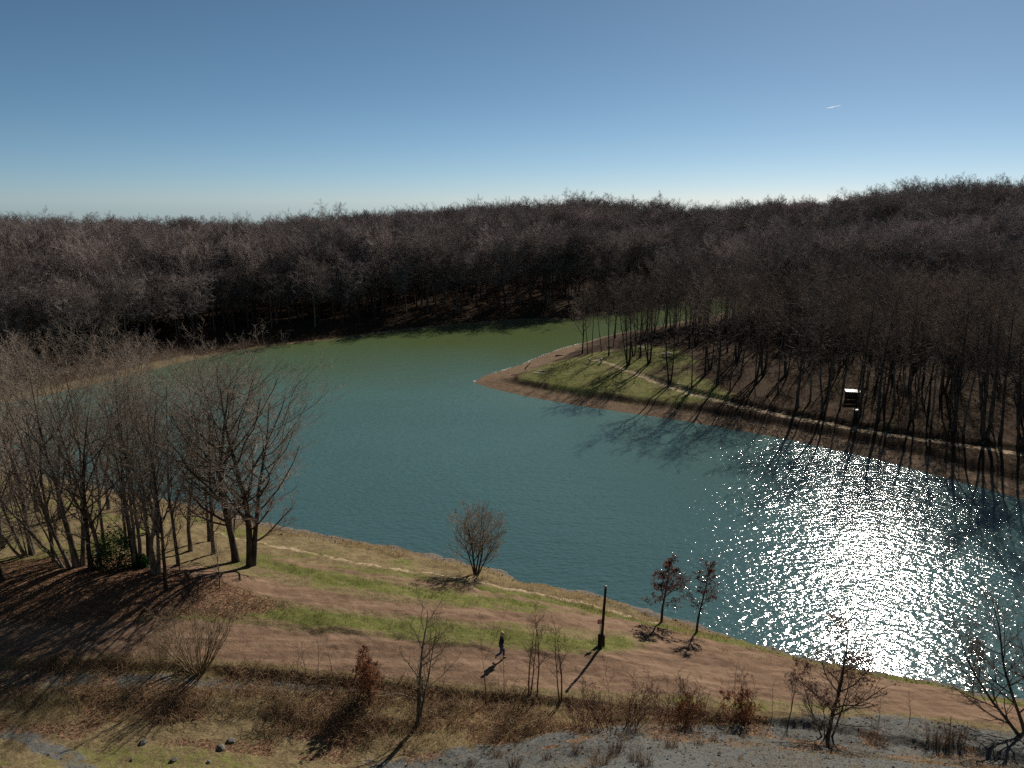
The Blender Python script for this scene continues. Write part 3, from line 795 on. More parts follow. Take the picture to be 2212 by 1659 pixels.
# trees that rise above the skyline
for px, ty, kd, h in ((720, 436, 2, 19), (1240, 411, 2, 20), (1395, 421, 0, 18), (1420, 417, 3, 19), (1362, 424, 1, 17), (1965, 384, 4, 19), (240, 464, 1, 18), (1118, 424, 0, 18)):
    r = ray(px, ty); t = 345 / r[1]
    x0, y0 = r[0] * t, 345.0; z0 = CAMZ + r[2] * t
    zg = h1(x0, y0)
    plant(FAR[kd], 'bare_tree', {720: 'lone round bare tree above the skyline, left of the middle', 1240: 'broad bare tree highest on the middle of the skyline', 1395: 'middle one of three bare trees close together on the skyline',
          1420: 'right one of three bare trees close together on the skyline', 1362: 'left one of three bare trees close together on the skyline', 1965: 'lone bare tree above the skyline on the right',
          240: 'bare tree standing above the left part of the skyline', 1118: 'small bare tree on the skyline left of the broadest one'}[px],
          'tree', (x0, y0, zg), max(10, z0 - zg), px, 'trees above the skyline')

# the wood on the hills: one mass
x, y = jitter_grid(-380, 380, 190, 430, 5.5)
R = np.hypot(x, y); az = np.degrees(np.arctan2(x, y))
m = (R > 196) & (R < 405) & (np.abs(az) < 44)
x, y = x[m], y[m]
dn, df, db, wet = shores(x, y)
R = np.hypot(x, y)
used = (db < 19) & (db < df) & (x < 75) & (y < 260)
m = (~wet) & (np.minimum(df, db) > 8) & ~used & ~((R < 215) & (x < 40)) & (dn > np.minimum(df, db))
fx = np.concatenate([x[m], fx_]); fy = np.concatenate([y[m], fy_])
fz = height(fx, fy) - .1
nF = len(fx)
fme = bpy.data.meshes.new('forest'); fme.vertices.add(nF)
fme.vertices.foreach_set('co', np.stack([fx, fy, fz], 1).astype(np.float32).ravel())
clump = fbm(fx * .03, fy * .03, 61)
size_ = (.80 * rng.uniform(.78, 1.22, nF) * (.78 + .44 * clump)); size_[nF - len(fx_):] = rng.uniform(.85, 1.12, len(fx_))
a = fme.attributes.new('size', 'FLOAT', 'POINT'); a.data.foreach_set('value', size_.astype(np.float32)) #(.80 * rng.uniform(.78, 1.22, nF) * (.78 + .44 * clump)).astype(np.float32))
a = fme.attributes.new('turn', 'FLOAT_VECTOR', 'POINT'); a.data.foreach_set('vector', np.stack([rng.normal(0, .03, nF), rng.normal(0, .03, nF), rng.uniform(0, 6.28, nF)], 1).astype(np.float32).ravel())
a = fme.attributes.new('pick', 'INT', 'POINT'); a.data.foreach_set('value', rng.integers(0, 5, nF).astype(np.int32))
forest = tag(link('forest', fme), 'leafless brown wood covering the hills beyond the lake', 'forest', kind='stuff')
src = bpy.data.collections.new('forest_sources')
for k, kd in enumerate(FAR):
    me = kd.trunk.copy(); me.name = 'forest_tree'
    bm = bmesh.new(); bm.from_mesh(kd.trunk); nt = len(bm.faces); bm.from_mesh(kd.crown)
    for i, f in enumerate(bm.faces):
        f.material_index = 0 if i < nt else 1; f.smooth = True
    bm.to_mesh(me); bm.free(); me.materials.append(M_TWIGF)
    src.objects.link(bpy.data.objects.new('forest_tree', me))
ng = bpy.data.node_groups.new('forest_scatter', 'GeometryNodeTree')
ng.interface.new_socket('Geometry', in_out='INPUT', socket_type='NodeSocketGeometry')
ng.interface.new_socket('Geometry', in_out='OUTPUT', socket_type='NodeSocketGeometry')
gi, go = ng.nodes.new('NodeGroupInput'), ng.nodes.new('NodeGroupOutput')
ip = ng.nodes.new('GeometryNodeInstanceOnPoints'); ci = ng.nodes.new('GeometryNodeCollectionInfo')
ci.inputs['Collection'].default_value = src; ci.inputs['Separate Children'].default_value = True; ci.inputs['Reset Children'].default_value = True
ip.inputs['Pick Instance'].default_value = True
def named(nm, typ):
    q = ng.nodes.new('GeometryNodeInputNamedAttribute'); q.data_type = typ; q.inputs['Name'].default_value = nm
    return next(s for s in q.outputs if s.enabled)
ng.links.new(gi.outputs[0], ip.inputs['Points']); ng.links.new(ci.outputs[0], ip.inputs['Instance'])
ng.links.new(named('pick', 'INT'), ip.inputs['Instance Index'])
e2r = ng.nodes.new('FunctionNodeEulerToRotation'); ng.links.new(named('turn', 'FLOAT_VECTOR'), e2r.inputs[0]); ng.links.new(e2r.outputs[0], ip.inputs['Rotation'])
ng.links.new(named('size', 'FLOAT'), ip.inputs['Scale'])
ng.links.new(ip.outputs[0], go.inputs[0])
forest.modifiers.new('scatter', 'NODES').node_group = ng

# ------------------------------------------------------------------ young trees and shrubs of the near bank
rs = np.random.default_rng(5)
def fan(n, spread, L, r, base=.15, lean=(0, 0)):
    out = []
    for k in range(n):
        a_ = rs.uniform(0, 6.28); q = spread * math.sqrt(rs.uniform(.02, 1))
        out.append(((base * math.cos(a_) * q / spread, base * math.sin(a_) * q / spread), (lean[0] + q * math.cos(a_), lean[1] + q * math.sin(a_)), L * rs.uniform(.65, 1.05), r * rs.uniform(.6, 1.2)))
    return out
def small(n, t0=.25, ang=34, l1=.4, l1t=.2, fine=.005, up=.08):
    return [dict(n=n[0], t=t0, ang=ang, len=lambda t: l1 + (l1t - l1) * t, k=6, wob=.12, up=up, rr=.6, rmin=fine * 1.5, limb=True)] + \
           [dict(n=q, t=.15, ang=38, len=lambda t: .5 - .2 * t, k=4, wob=.14, up=.05, rr=.7, rmin=fine * (1.2 - .2 * i)) for i, q in enumerate(n[1:])]
Y = {}
Y['willow'] = Kind('willow', 60, [((0, 0), (-.10, 0), 5.6, .11), ((.1, 0), (.22, .05), 5.6, .10), ((-.05, .1), (-.32, .1), 5.0, .07), ((.1, .1), (.42, -.05), 4.8, .07), ((0, .05), (.05, .25), 5.4, .08)], small((12, 8, 7, 3), .25, 32, .46, .30, .007, .08), M_BARKD, M_TWIG, sides=(7, 4, 3, 3))
Y['russet'] = Kind('russet', 61, S1(5.2, .075), small((20, 6, 4), .34, 52, .36, .10, .006, .03), M_BARKD, M_BARKD, (1150, .15, .25, 1.1, M_LEAFP), wob=.02, sides=(6, 4, 3, 3))
Y['russet_thin'] = Kind('russet_thin', 62, S1(5.4, .07, (.03, 0)), small((15, 5, 4), .36, 44, .32, .10, .006, .05), M_BARKD, M_BARKD, (620, .14, .3, 1.1, M_LEAFP), wob=.02, sides=(6, 4, 3, 3))
Y['ash'] = Kind('ash', 63, [((0, 0), (-.02, 0), 6.4, .10), ((.02, 0), (.10, .05), 5.2, .06)], small((12, 6, 5), .22, 44, .42, .18, .006, .10), M_BARK, M_SHRUB, sides=(7, 4, 3, 3))
Y['vee'] = Kind('vee', 64, [((0, 0), (.03, 0), 2.9, .05)], [dict(n=3, t=.88, ang=22, len=lambda t: 1.05, k=7, wob=.05, up=.03, rr=.7, rmin=.008, limb=True, tmax=1), dict(n=6, t=.1, ang=36, len=lambda t: .35 - .12 * t, k=5, wob=.1, up=.06, rr=.6, rmin=.006), dict(n=3, t=.2, ang=35, len=lambda t: .4, k=3, wob=.1, up=.02, rr=.7, rmin=.005)], M_RED, M_SHRUB, sides=(6, 4, 3, 3))
Y['whip'] = Kind('whip', 65, S1(4.8, .045, (.02, 0)), small((11, 5, 3), .3, 32, .3, .12, .005, .08), M_RED, M_SHRUB, sides=(6, 4, 3, 3))
Y['forked_whip'] = Kind('forked_whip', 66, [((0, 0), (-.05, 0), 4.2, .045), ((.05, 0), (.14, .02), 4.0, .04)], small((8, 5, 3), .3, 34, .32, .14, .005, .08), M_RED, M_SHRUB, sides=(6, 4, 3, 3))
Y['shoot'] = Kind('shoot', 67, S1(2.6, .022), small((6, 3), .3, 28, .28, .1, .004, .06), M_RED, M_SHRUB, sides=(5, 3, 3))
Y['fan'] = Kind('fan', 68, fan(34, .62, 3.9, .030, .35), small((6, 4, 3), .35, 26, .28, .14, .005, .05), M_SHRUB, M_SHRUB, sides=(5, 3, 3, 3))
Y['leafy'] = Kind('leafy', 69, fan(5, .25, 3.3, .03, .15), small((14, 5, 3), .08, 46, .36, .10, .005, .03), M_RED, M_RED, (1500, .13, .0, .95, M_LEAF), sides=(5, 3, 3, 3))
Y['leafy_low'] = Kind('leafy_low', 70, fan(6, .35, 3.2, .025, .15), small((10, 5, 3), .08, 44, .36, .12, .005, .03), M_RED, M_RED, (900, .12, .0, .55, M_LEAF), sides=(5, 3, 3, 3))
Y['twiggy'] = Kind('twiggy', 71, fan(30, .7, 2.2, .014, .5), small((6, 4), .15, 30, .34, .16, .004, .05), M_RED, M_BRAM, (350, .07, .1, .8, M_LEAFP), sides=(4, 3, 3))
Y['oak'] = Kind('oak', 72, [((0, 0), (.14, 0), 6.0, .095), ((.15, 0), (.36, .05), 4.2, .05), ((-.1, 0), (-.42, .1), 3.6, .04), ((-.05, 0), (-.22, -.1), 3.2, .03)], small((16, 8, 5), .2, 48, .44, .18, .005, .05), M_BARKD, M_BARK, (1300, .12, .35, 1.05, M_LEAFP), sides=(7, 4, 3, 3))
Y['leaning'] = Kind('leaning', 73, [((0, 0), (-.75, .1), 7.2, .10), ((.5, .6), (-.38, .1), 8.0, .10), ((.9, .7), (-.05, .0), 8.0, .10)], small((16, 8, 6), .15, 44, .42, .2, .006, .06), M_BARKD, M_BARK, (900, .1, .1, 1.0, M_LEAFP), sides=(8, 4, 3, 3))
Y['tuft'] = Kind('tuft', 74, fan(46, .35, .62, .008, .16), [dict(n=4, t=.3, ang=18, len=lambda t: .4, k=3, wob=.1, up=.06, rr=.7, rmin=.004)], M_BRAM, M_BRAM, sides=(3, 3), kstem=4)

def shrub(kd, nm, cat, px, py, ty, lab, rz=None, grp=None, h=None, sx=1.0):
    p = ground(px, py)
    return plant(Y[kd], nm, lab, cat, p, h or max(.25, top_height(p, ty)), rs.uniform(0, 6.28) if rz is None else rz, grp, .03, sx)
shrub('willow', 'shore_tree', 'tree', 1028, 1241, 1085, 'small vase-shaped bare tree alone at the water edge of the near shore', 0, sx=1.08)
shrub('russet', 'young_tree', 'tree', 1429, 1344, 1204, 'young tree with purple-brown leaves on the near shore, left of two', 0.5, sx=1.5)
shrub('russet_thin', 'young_tree', 'tree', 1505, 1366, 1212, 'sparser young russet tree on the near shore, right of two', 1.5, sx=1.45)
shrub('russet_thin', 'young_tree', 'tree', 2101, 1491, 1385, 'thin young tree at the water edge near the right side, behind the leaning tree', 3.0)
shrub('ash', 'young_tree', 'tree', 905, 1561, 1288, 'forked young tree with yellowish twigs in the brambles left of the walker', 0.2, sx=1.25)
shrub('vee', 'sapling', 'tree', 1049, 1519, 1292, 'red-stemmed sapling forking in a V just left of the walker', 0.0)
shrub('shoot', 'sapling', 'tree', 1091, 1513, 1400, 'short thin sapling in front of the walker', 1.0)
shrub('whip', 'sapling', 'tree', 1161, 1499, 1287, 'tallest thin sapling right of the walker', 2.0)
shrub('forked_whip', 'sapling', 'tree', 1143, 1499, 1325, 'sapling with two stems just right of the walker', 0.3)
shrub('forked_whip', 'sapling', 'tree', 1212, 1513, 1332, 'forked red-stemmed sapling left of the pole shadow', 3.4)
for px, py, ty, lab in ((643, 1489, 1398, 'leftmost of four whip-thin shoots on the grey strip below the path'), (666, 1496, 1388, 'second from the left of four whip-thin shoots below the path'),
                        (687, 1486, 1372, 'third from the left of four whip-thin shoots below the path'), (722, 1496, 1380, 'rightmost of four whip-thin shoots on the grey strip below the path')):
    shrub('shoot', 'sapling', 'tree', px, py, ty, lab, None, 'whip-thin shoots below the path')
shrub('fan', 'bare_shrub', 'shrub', 428, 1442, 1300, 'large bare shrub with many fanned stems on the verge of the red path', 0.4, sx=1.15)
shrub('fan', 'bare_shrub', 'shrub', 340, 1446, 1372, 'smaller bare shrub left of the large fanned one on the path verge', 2.0)
shrub('leafy', 'leafy_bush', 'shrub', 807, 1507, 1400, 'upright bush full of rust-brown leaves below the red path', 0.3, sx=1.15)
shrub('leafy_low', 'leafy_bush', 'shrub', 1601, 1562, 1446, 'brown-leaved bush with bare upper stems at the gravel edge', 1.0, sx=.9)
shrub('leafy_low', 'leafy_bush', 'shrub', 1490, 1566, 1458, 'brown bush with pale seed heads left of the gravel-edge bush', 2.0, sx=.8)
shrub('twiggy', 'twiggy_bush', 'shrub', 1332, 1578, 1462, 'dense reddish twig thicket in the middle of the gravel edge', 0, sx=1.25)
shrub('twiggy', 'twiggy_bush', 'shrub', 1462, 1578, 1476, 'dense twig thicket just right of the middle thicket', 2, sx=1.1)
shrub('twiggy', 'twiggy_bush', 'shrub', 1262, 1572, 1500, 'lower twig thicket just left of the middle thicket', 4)
shrub('forked_whip', 'bare_shrub', 'shrub', 1709, 1536, 1440, 'thin bare shrub left of the large oak sapling', 1)
shrub('shoot', 'bare_shrub', 'shrub', 1668, 1548, 1470, 'pair of bare stems between the brown bush and the large oak sapling', 1)
shrub('oak', 'young_tree', 'tree', 1786, 1592, 1322, 'branching young oak with reddish leaves in front of the sun glitter', 0.1, sx=1.1)
shrub('leaning', 'leaning_tree', 'tree', 2212, 1592, 1262, 'dark tree leaning in from the right edge over the gravel', 0.0)
shrub('shoot', 'bare_shrub', 'shrub', 1900, 1549, 1488, 'small bare shrub on the far rim of the gravel, right of the oak', 1)
shrub('shoot', 'bare_shrub', 'shrub', 1965, 1553, 1494, 'stiff bare stems on the gravel rim under the brightest glitter', 2, sx=1.6)
shrub('twiggy', 'twiggy_bush', 'shrub', 1893, 1605, 1568, 'low dense tuft with brown leaves right of the oak', 1, sx=1.4)
shrub('tuft', 'dry_tuft', 'plant', 2024, 1604, 1566, 'dark dry tuft on the gravel near the leaning tree, left of two', 1)
shrub('tuft', 'dry_tuft', 'plant', 2063, 1601, 1560, 'dark dry tuft on the gravel near the leaning tree, right of two', 2)
for px, py, hh in ((1330, 1624, .75), (1450, 1614, .65), (1294, 1654, .8), (1243, 1624, .45), (1112, 1656, .6), (1075, 1634, .5), (1371, 1644, .6), (1394, 1655, .65), (1509, 1610, .4), (1542, 1601, .45),
                   (1762, 1618, .45), (1790, 1614, .5), (1180, 1640, .4), (1420, 1600, .35), (1018, 1652, .4), (1600, 1640, .25), (1352, 1600, .4)):
    shrub('tuft', 'dry_tuft', 'plant', px, py, 0, 'dark dry stalky tuft on the bare grey gravel slope', None, 'dry tufts scattered on the gravel slope', hh)

def evergreen(px, py, w, hgt, lab, seed):
    p = ground(px, py); r_ = np.random.default_rng(seed)
    o = thing('evergreen_bush', lab, 'shrub', p)
    n = 2600
    q = nrm(r_.normal(size=(n, 3))) * (r_.uniform(.25, 1, (n, 1)) ** .45)
    q[:, 2] = np.abs(q[:, 2]) * .95 + .05
    Q = q * np.array([w, w, hgt]) * (.75 + .5 * vnoise(q[:, 0] * 3 + 7, q[:, 2] * 3 + q[:, 1] * 2, seed))[:, None]
    a_ = Acc(); leaf_quads(a_, Q, .16, r_); link('leaves', a_.mesh('leaves', M_GREEN, False), o)
    st = fan(9, .5, hgt * .8, .03)
    P_, R_ = sweep(np.array([(b[0], b[1], -.1) for b, _, _, _ in st]), np.array([(l_[0], l_[1], 1) for _, l_, _, _ in st]), np.array([s_[2] for s_ in st]), 5, .1, 0, r_, np.array([s_[3] for s_ in st]), np.array([.008] * 9))
    b_ = Acc(); tubes(b_, P_, R_, 5); link('stems', b_.mesh('stems', M_BARKD), o)
evergreen(250, 1224, 1.5, 2.8, 'glossy dark green bush among the trunks of the grove', 3)
evergreen(307, 1224, .6, .9, 'small low green bush right of the larger evergreen one', 4)

# ------------------------------------------------------------------ ground cover that nobody could count
rg = np.random.default_rng(11)
def scatter(n, x0, x1, y0, y1, test):
    x = rg.uniform(x0, x1, n); y = rg.uniform(y0, y1, n)
    k = test(x, y)
    x, y = x[k], y[k]
    return np.stack([x, y, height(x, y)], 1)
def zsel(key, lo, extra=None):
    def f(x, y):
        z = zones(x, y); v = z[key] > lo + rg.uniform(-.15, .25, len(x))
        if extra: v &= extra(x, y, z)
        return v
    return f
def sdepth(x, y): return np.interp(x, L1[:, 0], L1[:, 1]) - y
GX = (-36, 38, 29, 82)
P_ = scatter(160000, *GX, zsel('grass', .55, lambda x, y, z: (z['dirt'] < .4) & (z['gravel'] < .4) & (np.abs(x) < y * .72)))
a_ = Acc(); blades(a_, P_ - [0, 0, .02], rg.uniform(.05, .14, len(P_)) + .2 * sstep(.5, .7, fbm(P_[:, 0] * 1.3, P_[:, 1] * 1.3, 81)), .03, .5, rg, 2)
tag(link('grass', a_.mesh('grass', M_GRASS, False)), 'short green grass on the strips between the red tracks', 'grass', kind='stuff')
bank = lambda x, y: (lambda s, z: (s > .1) & (s < np.where(x < -4, 5.0, 6.8) + 1.5 * (fbm(x * .4, y * .4, 29) - .5)) & (z['gravel'] < .45) & (z['dirt'] < .4) & (np.abs(x) < y * .72) & (fbm(x * .5, y * .5, 21) > .33))(sdepth(x, y), zones(x, y))
P_ = scatter(60000, -32, 34, 28, 43, bank)
a_ = Acc(); blades(a_, P_ - [0, 0, .03], rg.uniform(.15, .55, len(P_)), .022, .8, rg, 3)
tag(link('dry_grass', a_.mesh('dry_grass', M_DRY, False)), 'straw-coloured dry grass on the bank below the red path', 'dry grass', kind='stuff')
P_ = scatter(30000, -32, 34, 28, 43, lambda x, y: bank(x, y) & (fbm(x * .35, y * .35, 33) > .47))[:14000]
N = len(P_); L = rg.uniform(.5, 1.5, N); az = rg.uniform(0, 6.28, N); t = np.linspace(0, 1, 6)[None, :]
hgt = L * rg.uniform(.25, .6, N)
Q = np.stack([P_[:, :1] + np.cos(az)[:, None] * L[:, None] * t, P_[:, 1:2] + np.sin(az)[:, None] * L[:, None] * t, P_[:, 2:] + hgt[:, None] * 4 * t * (1 - t) * (1 - .35 * t) - .03], 2) + rg.normal(0, .02, (N, 6, 3))
a_ = Acc(); tubes(a_, Q, (.013 * (1 - .6 * t)) * rg.uniform(.6, 1.3, (N, 1)), 3)
tag(link('brambles', a_.mesh('brambles', M_BRAM)), 'tangled dry bramble stems covering the bank', 'brambles', kind='stuff')
lq = Q[:, 1:5].reshape(-1, 3); lq = lq[rg.integers(0, len(lq), 14000)] + rg.normal(0, .06, (14000, 3))
P_ = scatter(330000, -42, 30, 30, 82, zsel('leafy', .42, lambda x, y, z: (z['dirt'] < .5) & (z['gravel'] < .5) & (np.abs(x) < y * .75)))
a_ = Acc(); leaf_quads(a_, P_ + [0, 0, .02], .10, rg, .65); leaf_quads(a_, lq, .06, rg)
tag(link('fallen_leaves', a_.mesh('fallen_leaves', M_LITTER, False)), 'fallen brown leaves under the grove and in the brambles', 'leaves', kind='stuff')
P_ = scatter(60000, -30, 34, 24, 43, zsel('gravel', .5, lambda x, y, z: (np.abs(x) < y * .75) & (fbm(x * .8, y * .8, 55) > .44)))[:16000]
a_ = Acc(); blades(a_, P_ - [0, 0, .01], rg.uniform(.08, .35, len(P_)), .016, 1.2, rg, 3)
tag(link('straw', a_.mesh('straw', M_DRY, False)), 'dry straw stalks scattered on the grey gravel', 'straw', kind='stuff')
P_ = scatter(60000, -30, 34, 24, 43, zsel('gravel', .5, lambda x, y, z: np.abs(x) < y * .75))
a_ = Acc(); stones(a_, P_, .012 + .09 * rg.uniform(0, 1, len(P_)) ** 11, rg)
tag(link('gravel', a_.mesh('gravel', M_GRAVEL, False)), 'loose grey slag stones on the slope', 'gravel', kind='stuff')
shore = lambda lo, hi: (lambda x, y: (lambda d, w: (d > lo) & (d < hi) & ~w & (np.abs(x) < y * .75))(seg_dist(x, y, NEAR), inside(x, y, LAKE)))
P_ = scatter(120000, -42, 42, 44, 100, lambda x, y: (shore(-.1, 1.6)(x, y) & (fbm(x * .4, y * .4, 77) > .44)) | (shore(.5, 3.6)(x, y) & (x < -9)))[:16000]
a_ = Acc(); stones(a_, P_, .02 + .11 * rg.uniform(0, 1, len(P_)) ** 5, rg)
tag(link('pebbles', a_.mesh('pebbles', M_PEBBLE, False)), 'pebbles along the near waterline', 'pebbles', kind='stuff')
P_ = scatter(200000, -36, 42, 44, 90, lambda x, y: shore(.9, 4.2)(x, y) & (fbm(x * .5, y * .5, 71) > .42))[:26000]
a_ = Acc(); blades(a_, P_ - [0, 0, .03], rg.uniform(.1, .42, len(P_)), .028, .7, rg, 3)
tag(link('dead_reeds', a_.mesh('dead_reeds', M_DRY, False)), 'dry dead reeds on the near shore', 'reeds', kind='stuff')
# sun glints on small breaking ripples, painted as white bumps along the spit edge
fo = np.array(BACK[:9]); seg = rg.integers(0, 7, 900); tt = rg.uniform(0, 1, (900, 1))
Q = fo[seg] * (1 - tt) + fo[seg + 1] * tt
Q = Q[vnoise(Q[:, 0] * 1.2, Q[:, 1] * .7, 5) > .45] 
Q = Q + rg.normal(0, .12, Q.shape)
a_ = Acc(); stones(a_, np.c_[Q, np.full(len(Q), .01)], rg.uniform(.05, .16, len(Q)), rg)
tag(link('painted_glints', a_.mesh('painted_glints', M_WHITE, False)), 'sun glints painted white on small breaking ripples along the sandy edge of the spit', 'painted_glints', kind='stuff')

# rough ground of the spit: stones on its shore, scrub under its trees
def spit(x, y):
    dn, df, db, wet = shores(x, y); return (~wet) & (np.minimum(df, db) < dn) & (np.minimum(df, db) > .1) & (np.minimum(df, db) < 4)
P_ = scatter(90000, 30, 110, 84, 130, spit)[:5000]
a_ = Acc(); stones(a_, P_, .03 + .16 * rg.uniform(0, 1, len(P_)) ** 7, rg)
tag(link('shore_stones', a_.mesh('shore_stones', M_PEBBLE, False)), 'stones and rubble on the banks of the wooded spit', 'stones', kind='stuff')
def scrub(x, y):
    dn, df, db, wet = shores(x, y); yp = np.interp(x, PPATH[:, 0], PPATH[:, 1])
    return (~wet) & (np.minimum(df, db) < dn) & (np.minimum(df, db) > 6) & (y > yp + 2) & (fbm(x * .12, y * .12, 17) > .44 - .0016 * (x - 40)) & ~inside(x, y, Z_PGRASS)
P_ = scatter(60000, 14, 130, 88, 200, scrub)[:9000]
a_ = Acc(); blades(a_, P_ - [0, 0, .05], rg.uniform(.3, 1.7, len(P_)), .045, .5, rg, 3)
tag(link('undergrowth', a_.mesh('undergrowth', M_BARKD, False)), 'low leafless scrub under the trees of the spit', 'undergrowth', kind='stuff')
# ------------------------------------------------------------------ stones one can tell apart
def boulder(px, py, s, lab, seed):
    p = ground(px, py); bm = bmesh.new(); bmesh.ops.create_icosphere(bm, subdivisions=3, radius=1)
    r_ = np.random.default_rng(seed); o3 = r_.uniform(0, 20, 3)
    pl = [(Vector(nrm(r_.normal(size=3))), r_.uniform(.62, .9)) for _ in range(9)]
    for v in bm.verts:
        for n_, d_ in pl:
            q = v.co.dot(n_)
            if q > d_: v.co -= n_ * (q - d_)
        v.co *= .92 + .16 * float(vnoise(np.array([v.co.x * 3 + o3[0]]), np.array([v.co.y * 3 + v.co.z * 2 + o3[1]]))[0])
        v.co = Vector((v.co.x * s * .95, v.co.y * s * .8, v.co.z * s * .62))
    o = bobj('rock', bm, M_STONE, loc=(p.x, p.y, p.z + s * .12)); o.rotation_euler = (0, 0, seed)
    tag(o, lab, 'rock', 'rocks in the grass at the lower left')
boulder(309, 1607, .27, 'grey rock alone in the olive grass at the lower left', 1)
boulder(477, 1618, .30, 'pale-topped rock, front one of a touching pair in the grass', 2)
boulder(500, 1602, .26, 'darker rock, back one of a touching pair in the grass', 3)
boulder(373, 1644, .22, 'low rock near the bottom edge between the lone rock and the pair', 4)
boulder(451, 1647, .16, 'small rock near the bottom edge just below the touching pair', 5)
boulder(285, 1642, .12, 'smallest pale stone near the bottom edge below the lone rock', 6)

# ------------------------------------------------------------------ pole, bollards and warning sign
p = ground(1298, 1401)
o = thing('wooden_pole', 'tall dark wooden pole leaning slightly beside the red path', 'pole', p)
hp_ = top_height(p, 1266)
bm = bmesh.new(); lathe(bm, [(.10, -.3), (.098, 0), (.085, hp_ * .5), (.072, hp_ - .02), (.06, hp_)], 14, lean=Vector((.045, 0, 0)))
bobj('shaft', bm, M_WOODD, o, smooth=True)
bm = bmesh.new(); lathe(bm, [(.09, hp_ - .10), (.092, hp_ - .02), (.085, hp_ + .015)], 14, lean=Vector((.045, 0, 0))); bobj('cap', bm, M_STEEL, o, smooth=True)
for px, py, lab, dz in ((1294.5, 1396, 'dark square bollard left of the foot of the pole', .78), (1302.5, 1397, 'dark square bollard right of the foot of the pole', .74)):
    q = ground(px, py)
    o = thing('bollard', lab, 'bollard', q, .3, 'bollards at the foot of the pole')
    bm = bmesh.new(); box(bm, -.08, .08, -.08, .08, -.25, dz); bobj('post', bm, M_WOODD, o, .012)
    bm = bmesh.new(); v = box(bm, -.088, .088, -.088, .088, dz, dz + .05)
    for w in v[4:]: w.co.x *= .7; w.co.y *= .7
    bobj('cap', bm, M_WOODD, o, .006)
q = ground(1295.5, 1391)
o = thing('warning_sign', 'small red sign on a thin post beside the leaning pole', 'sign', q, .15)
hs_ = max(1.3, top_height(q, 1337))
bm = bmesh.new(); lathe(bm, [(.026, -.25), (.026, hs_ - .05)], 10); bobj('post', bm, M_STEEL, o, smooth=True)
bm = bmesh.new(); box(bm, -.19, .15, -.045, -.029, hs_ - .32, hs_); pn = bobj('panel', bm, M_RED_P, o, .004)
for (x0, x1, z0, z1) in ((-.19, .15, hs_ - .018, hs_ - .004), (-.19, .15, hs_ - .316, hs_ - .302), (-.13, .09, hs_ - .12, hs_ - .08), (-.15, .11, hs_ - .19, hs_ - .155), (-.10, .06, hs_ - .26, hs_ - .225)):
    bm = bmesh.new(); box(bm, x0 + .006, x1 - .006, -.050, -.0455, z0, z1); bobj('white_bar', bm, M_WHITE, pn)

# ------------------------------------------------------------------ the walker
def skin_obj(name, verts, edges, radii, m, parent, sub=2, root=0):
    me = bpy.data.meshes.new(name); me.from_pydata([Vector(v) for v in verts], edges, []); me.update()
    o = link(name, me, parent); me.materials.append(m)
    o.modifiers.new('skin', 'SKIN'); s_ = o.modifiers.new('sub', 'SUBSURF'); s_.levels = s_.render_levels = sub
    if not me.skin_vertices: 
        bm = bmesh.new(); bm.from_mesh(me); bm.verts.layers.skin.verify(); bm.to_mesh(me); bm.free()
    for k, r_ in enumerate(radii):
        sv = me.skin_vertices[0].data[k]; sv.radius = r_ if isinstance(r_, tuple) else (r_, r_); sv.use_root = (k == root)
    # baked to an ordinary surface
    dg = bpy.context.evaluated_depsgraph_get(); ev = o.evaluated_get(dg)
    nm_ = bpy.data.meshes.new_from_object(ev); o.modifiers.clear(); o.data = nm_
    for pl in nm_.polygons: pl.use_smooth = True
    return o
q = ground(1083, 1424)
per = thing('person', 'person walking right along the red path in a dark jacket, blue jeans and pale hair', 'person', q, rad(12))
J = {'pel': (0, 0, .95), 'wai': (.01, 0, 1.10), 'che': (.03, 0, 1.30), 'nec': (.045, 0, 1.475), 'hd0': (.065, 0, 1.565), 'hd1': (.075, 0, 1.67), 'nose': (.17, 0, 1.61),
     'shl': (.03, .18, 1.41), 'ell': (.07, .235, 1.14), 'wrl': (.20, .22, .95), 'shr': (.03, -.18, 1.41), 'elr': (-.05, -.25, 1.15), 'wrr': (.06, -.25, .92), 'hal': (.25, .215, .90), 'har': (.09, -.25, .86),
     'hil': (0, .09, .90), 'knl': (.17, .10, .50), 'anl': (.15, .10, .09), 'tol': (.30, .11, .04), 'hir': (0, -.09, .90), 'knr': (-.04, -.10, .49), 'anr': (-.36, -.10, .30), 'tor': (-.34, -.10, .15)}
def fig(names, links_, rr):
    ix = {n_: k for k, n_ in enumerate(names)}
    return [J[n_] for n_ in names], [(ix[a], ix[b]) for a, b in links_], [rr[n_] for n_ in names]
bn = list(J)
lk = [('pel', 'wai'), ('wai', 'che'), ('che', 'nec'), ('nec', 'hd0'), ('hd0', 'hd1'), ('che', 'shl'), ('shl', 'ell'), ('ell', 'wrl'), ('wrl', 'hal'), ('che', 'shr'), ('shr', 'elr'), ('elr', 'wrr'), ('wrr', 'har'),
      ('pel', 'hil'), ('hil', 'knl'), ('knl', 'anl'), ('anl', 'tol'), ('pel', 'hir'), ('hir', 'knr'), ('knr', 'anr'), ('anr', 'tor'), ('hd0', 'nose')]
rr = dict(pel=.12, wai=.11, che=.125, nec=.055, hd0=.078, hd1=.082, nose=.016, shl=.06, ell=.04, wrl=.028, shr=.06, elr=.04, wrr=.028, hal=.03, har=.03, hil=.085, knl=.055, anl=.04, tol=.03, hir=.085, knr=.055, anr=.04, tor=.03)
v_, e_, r_ = fig(bn, lk, rr)
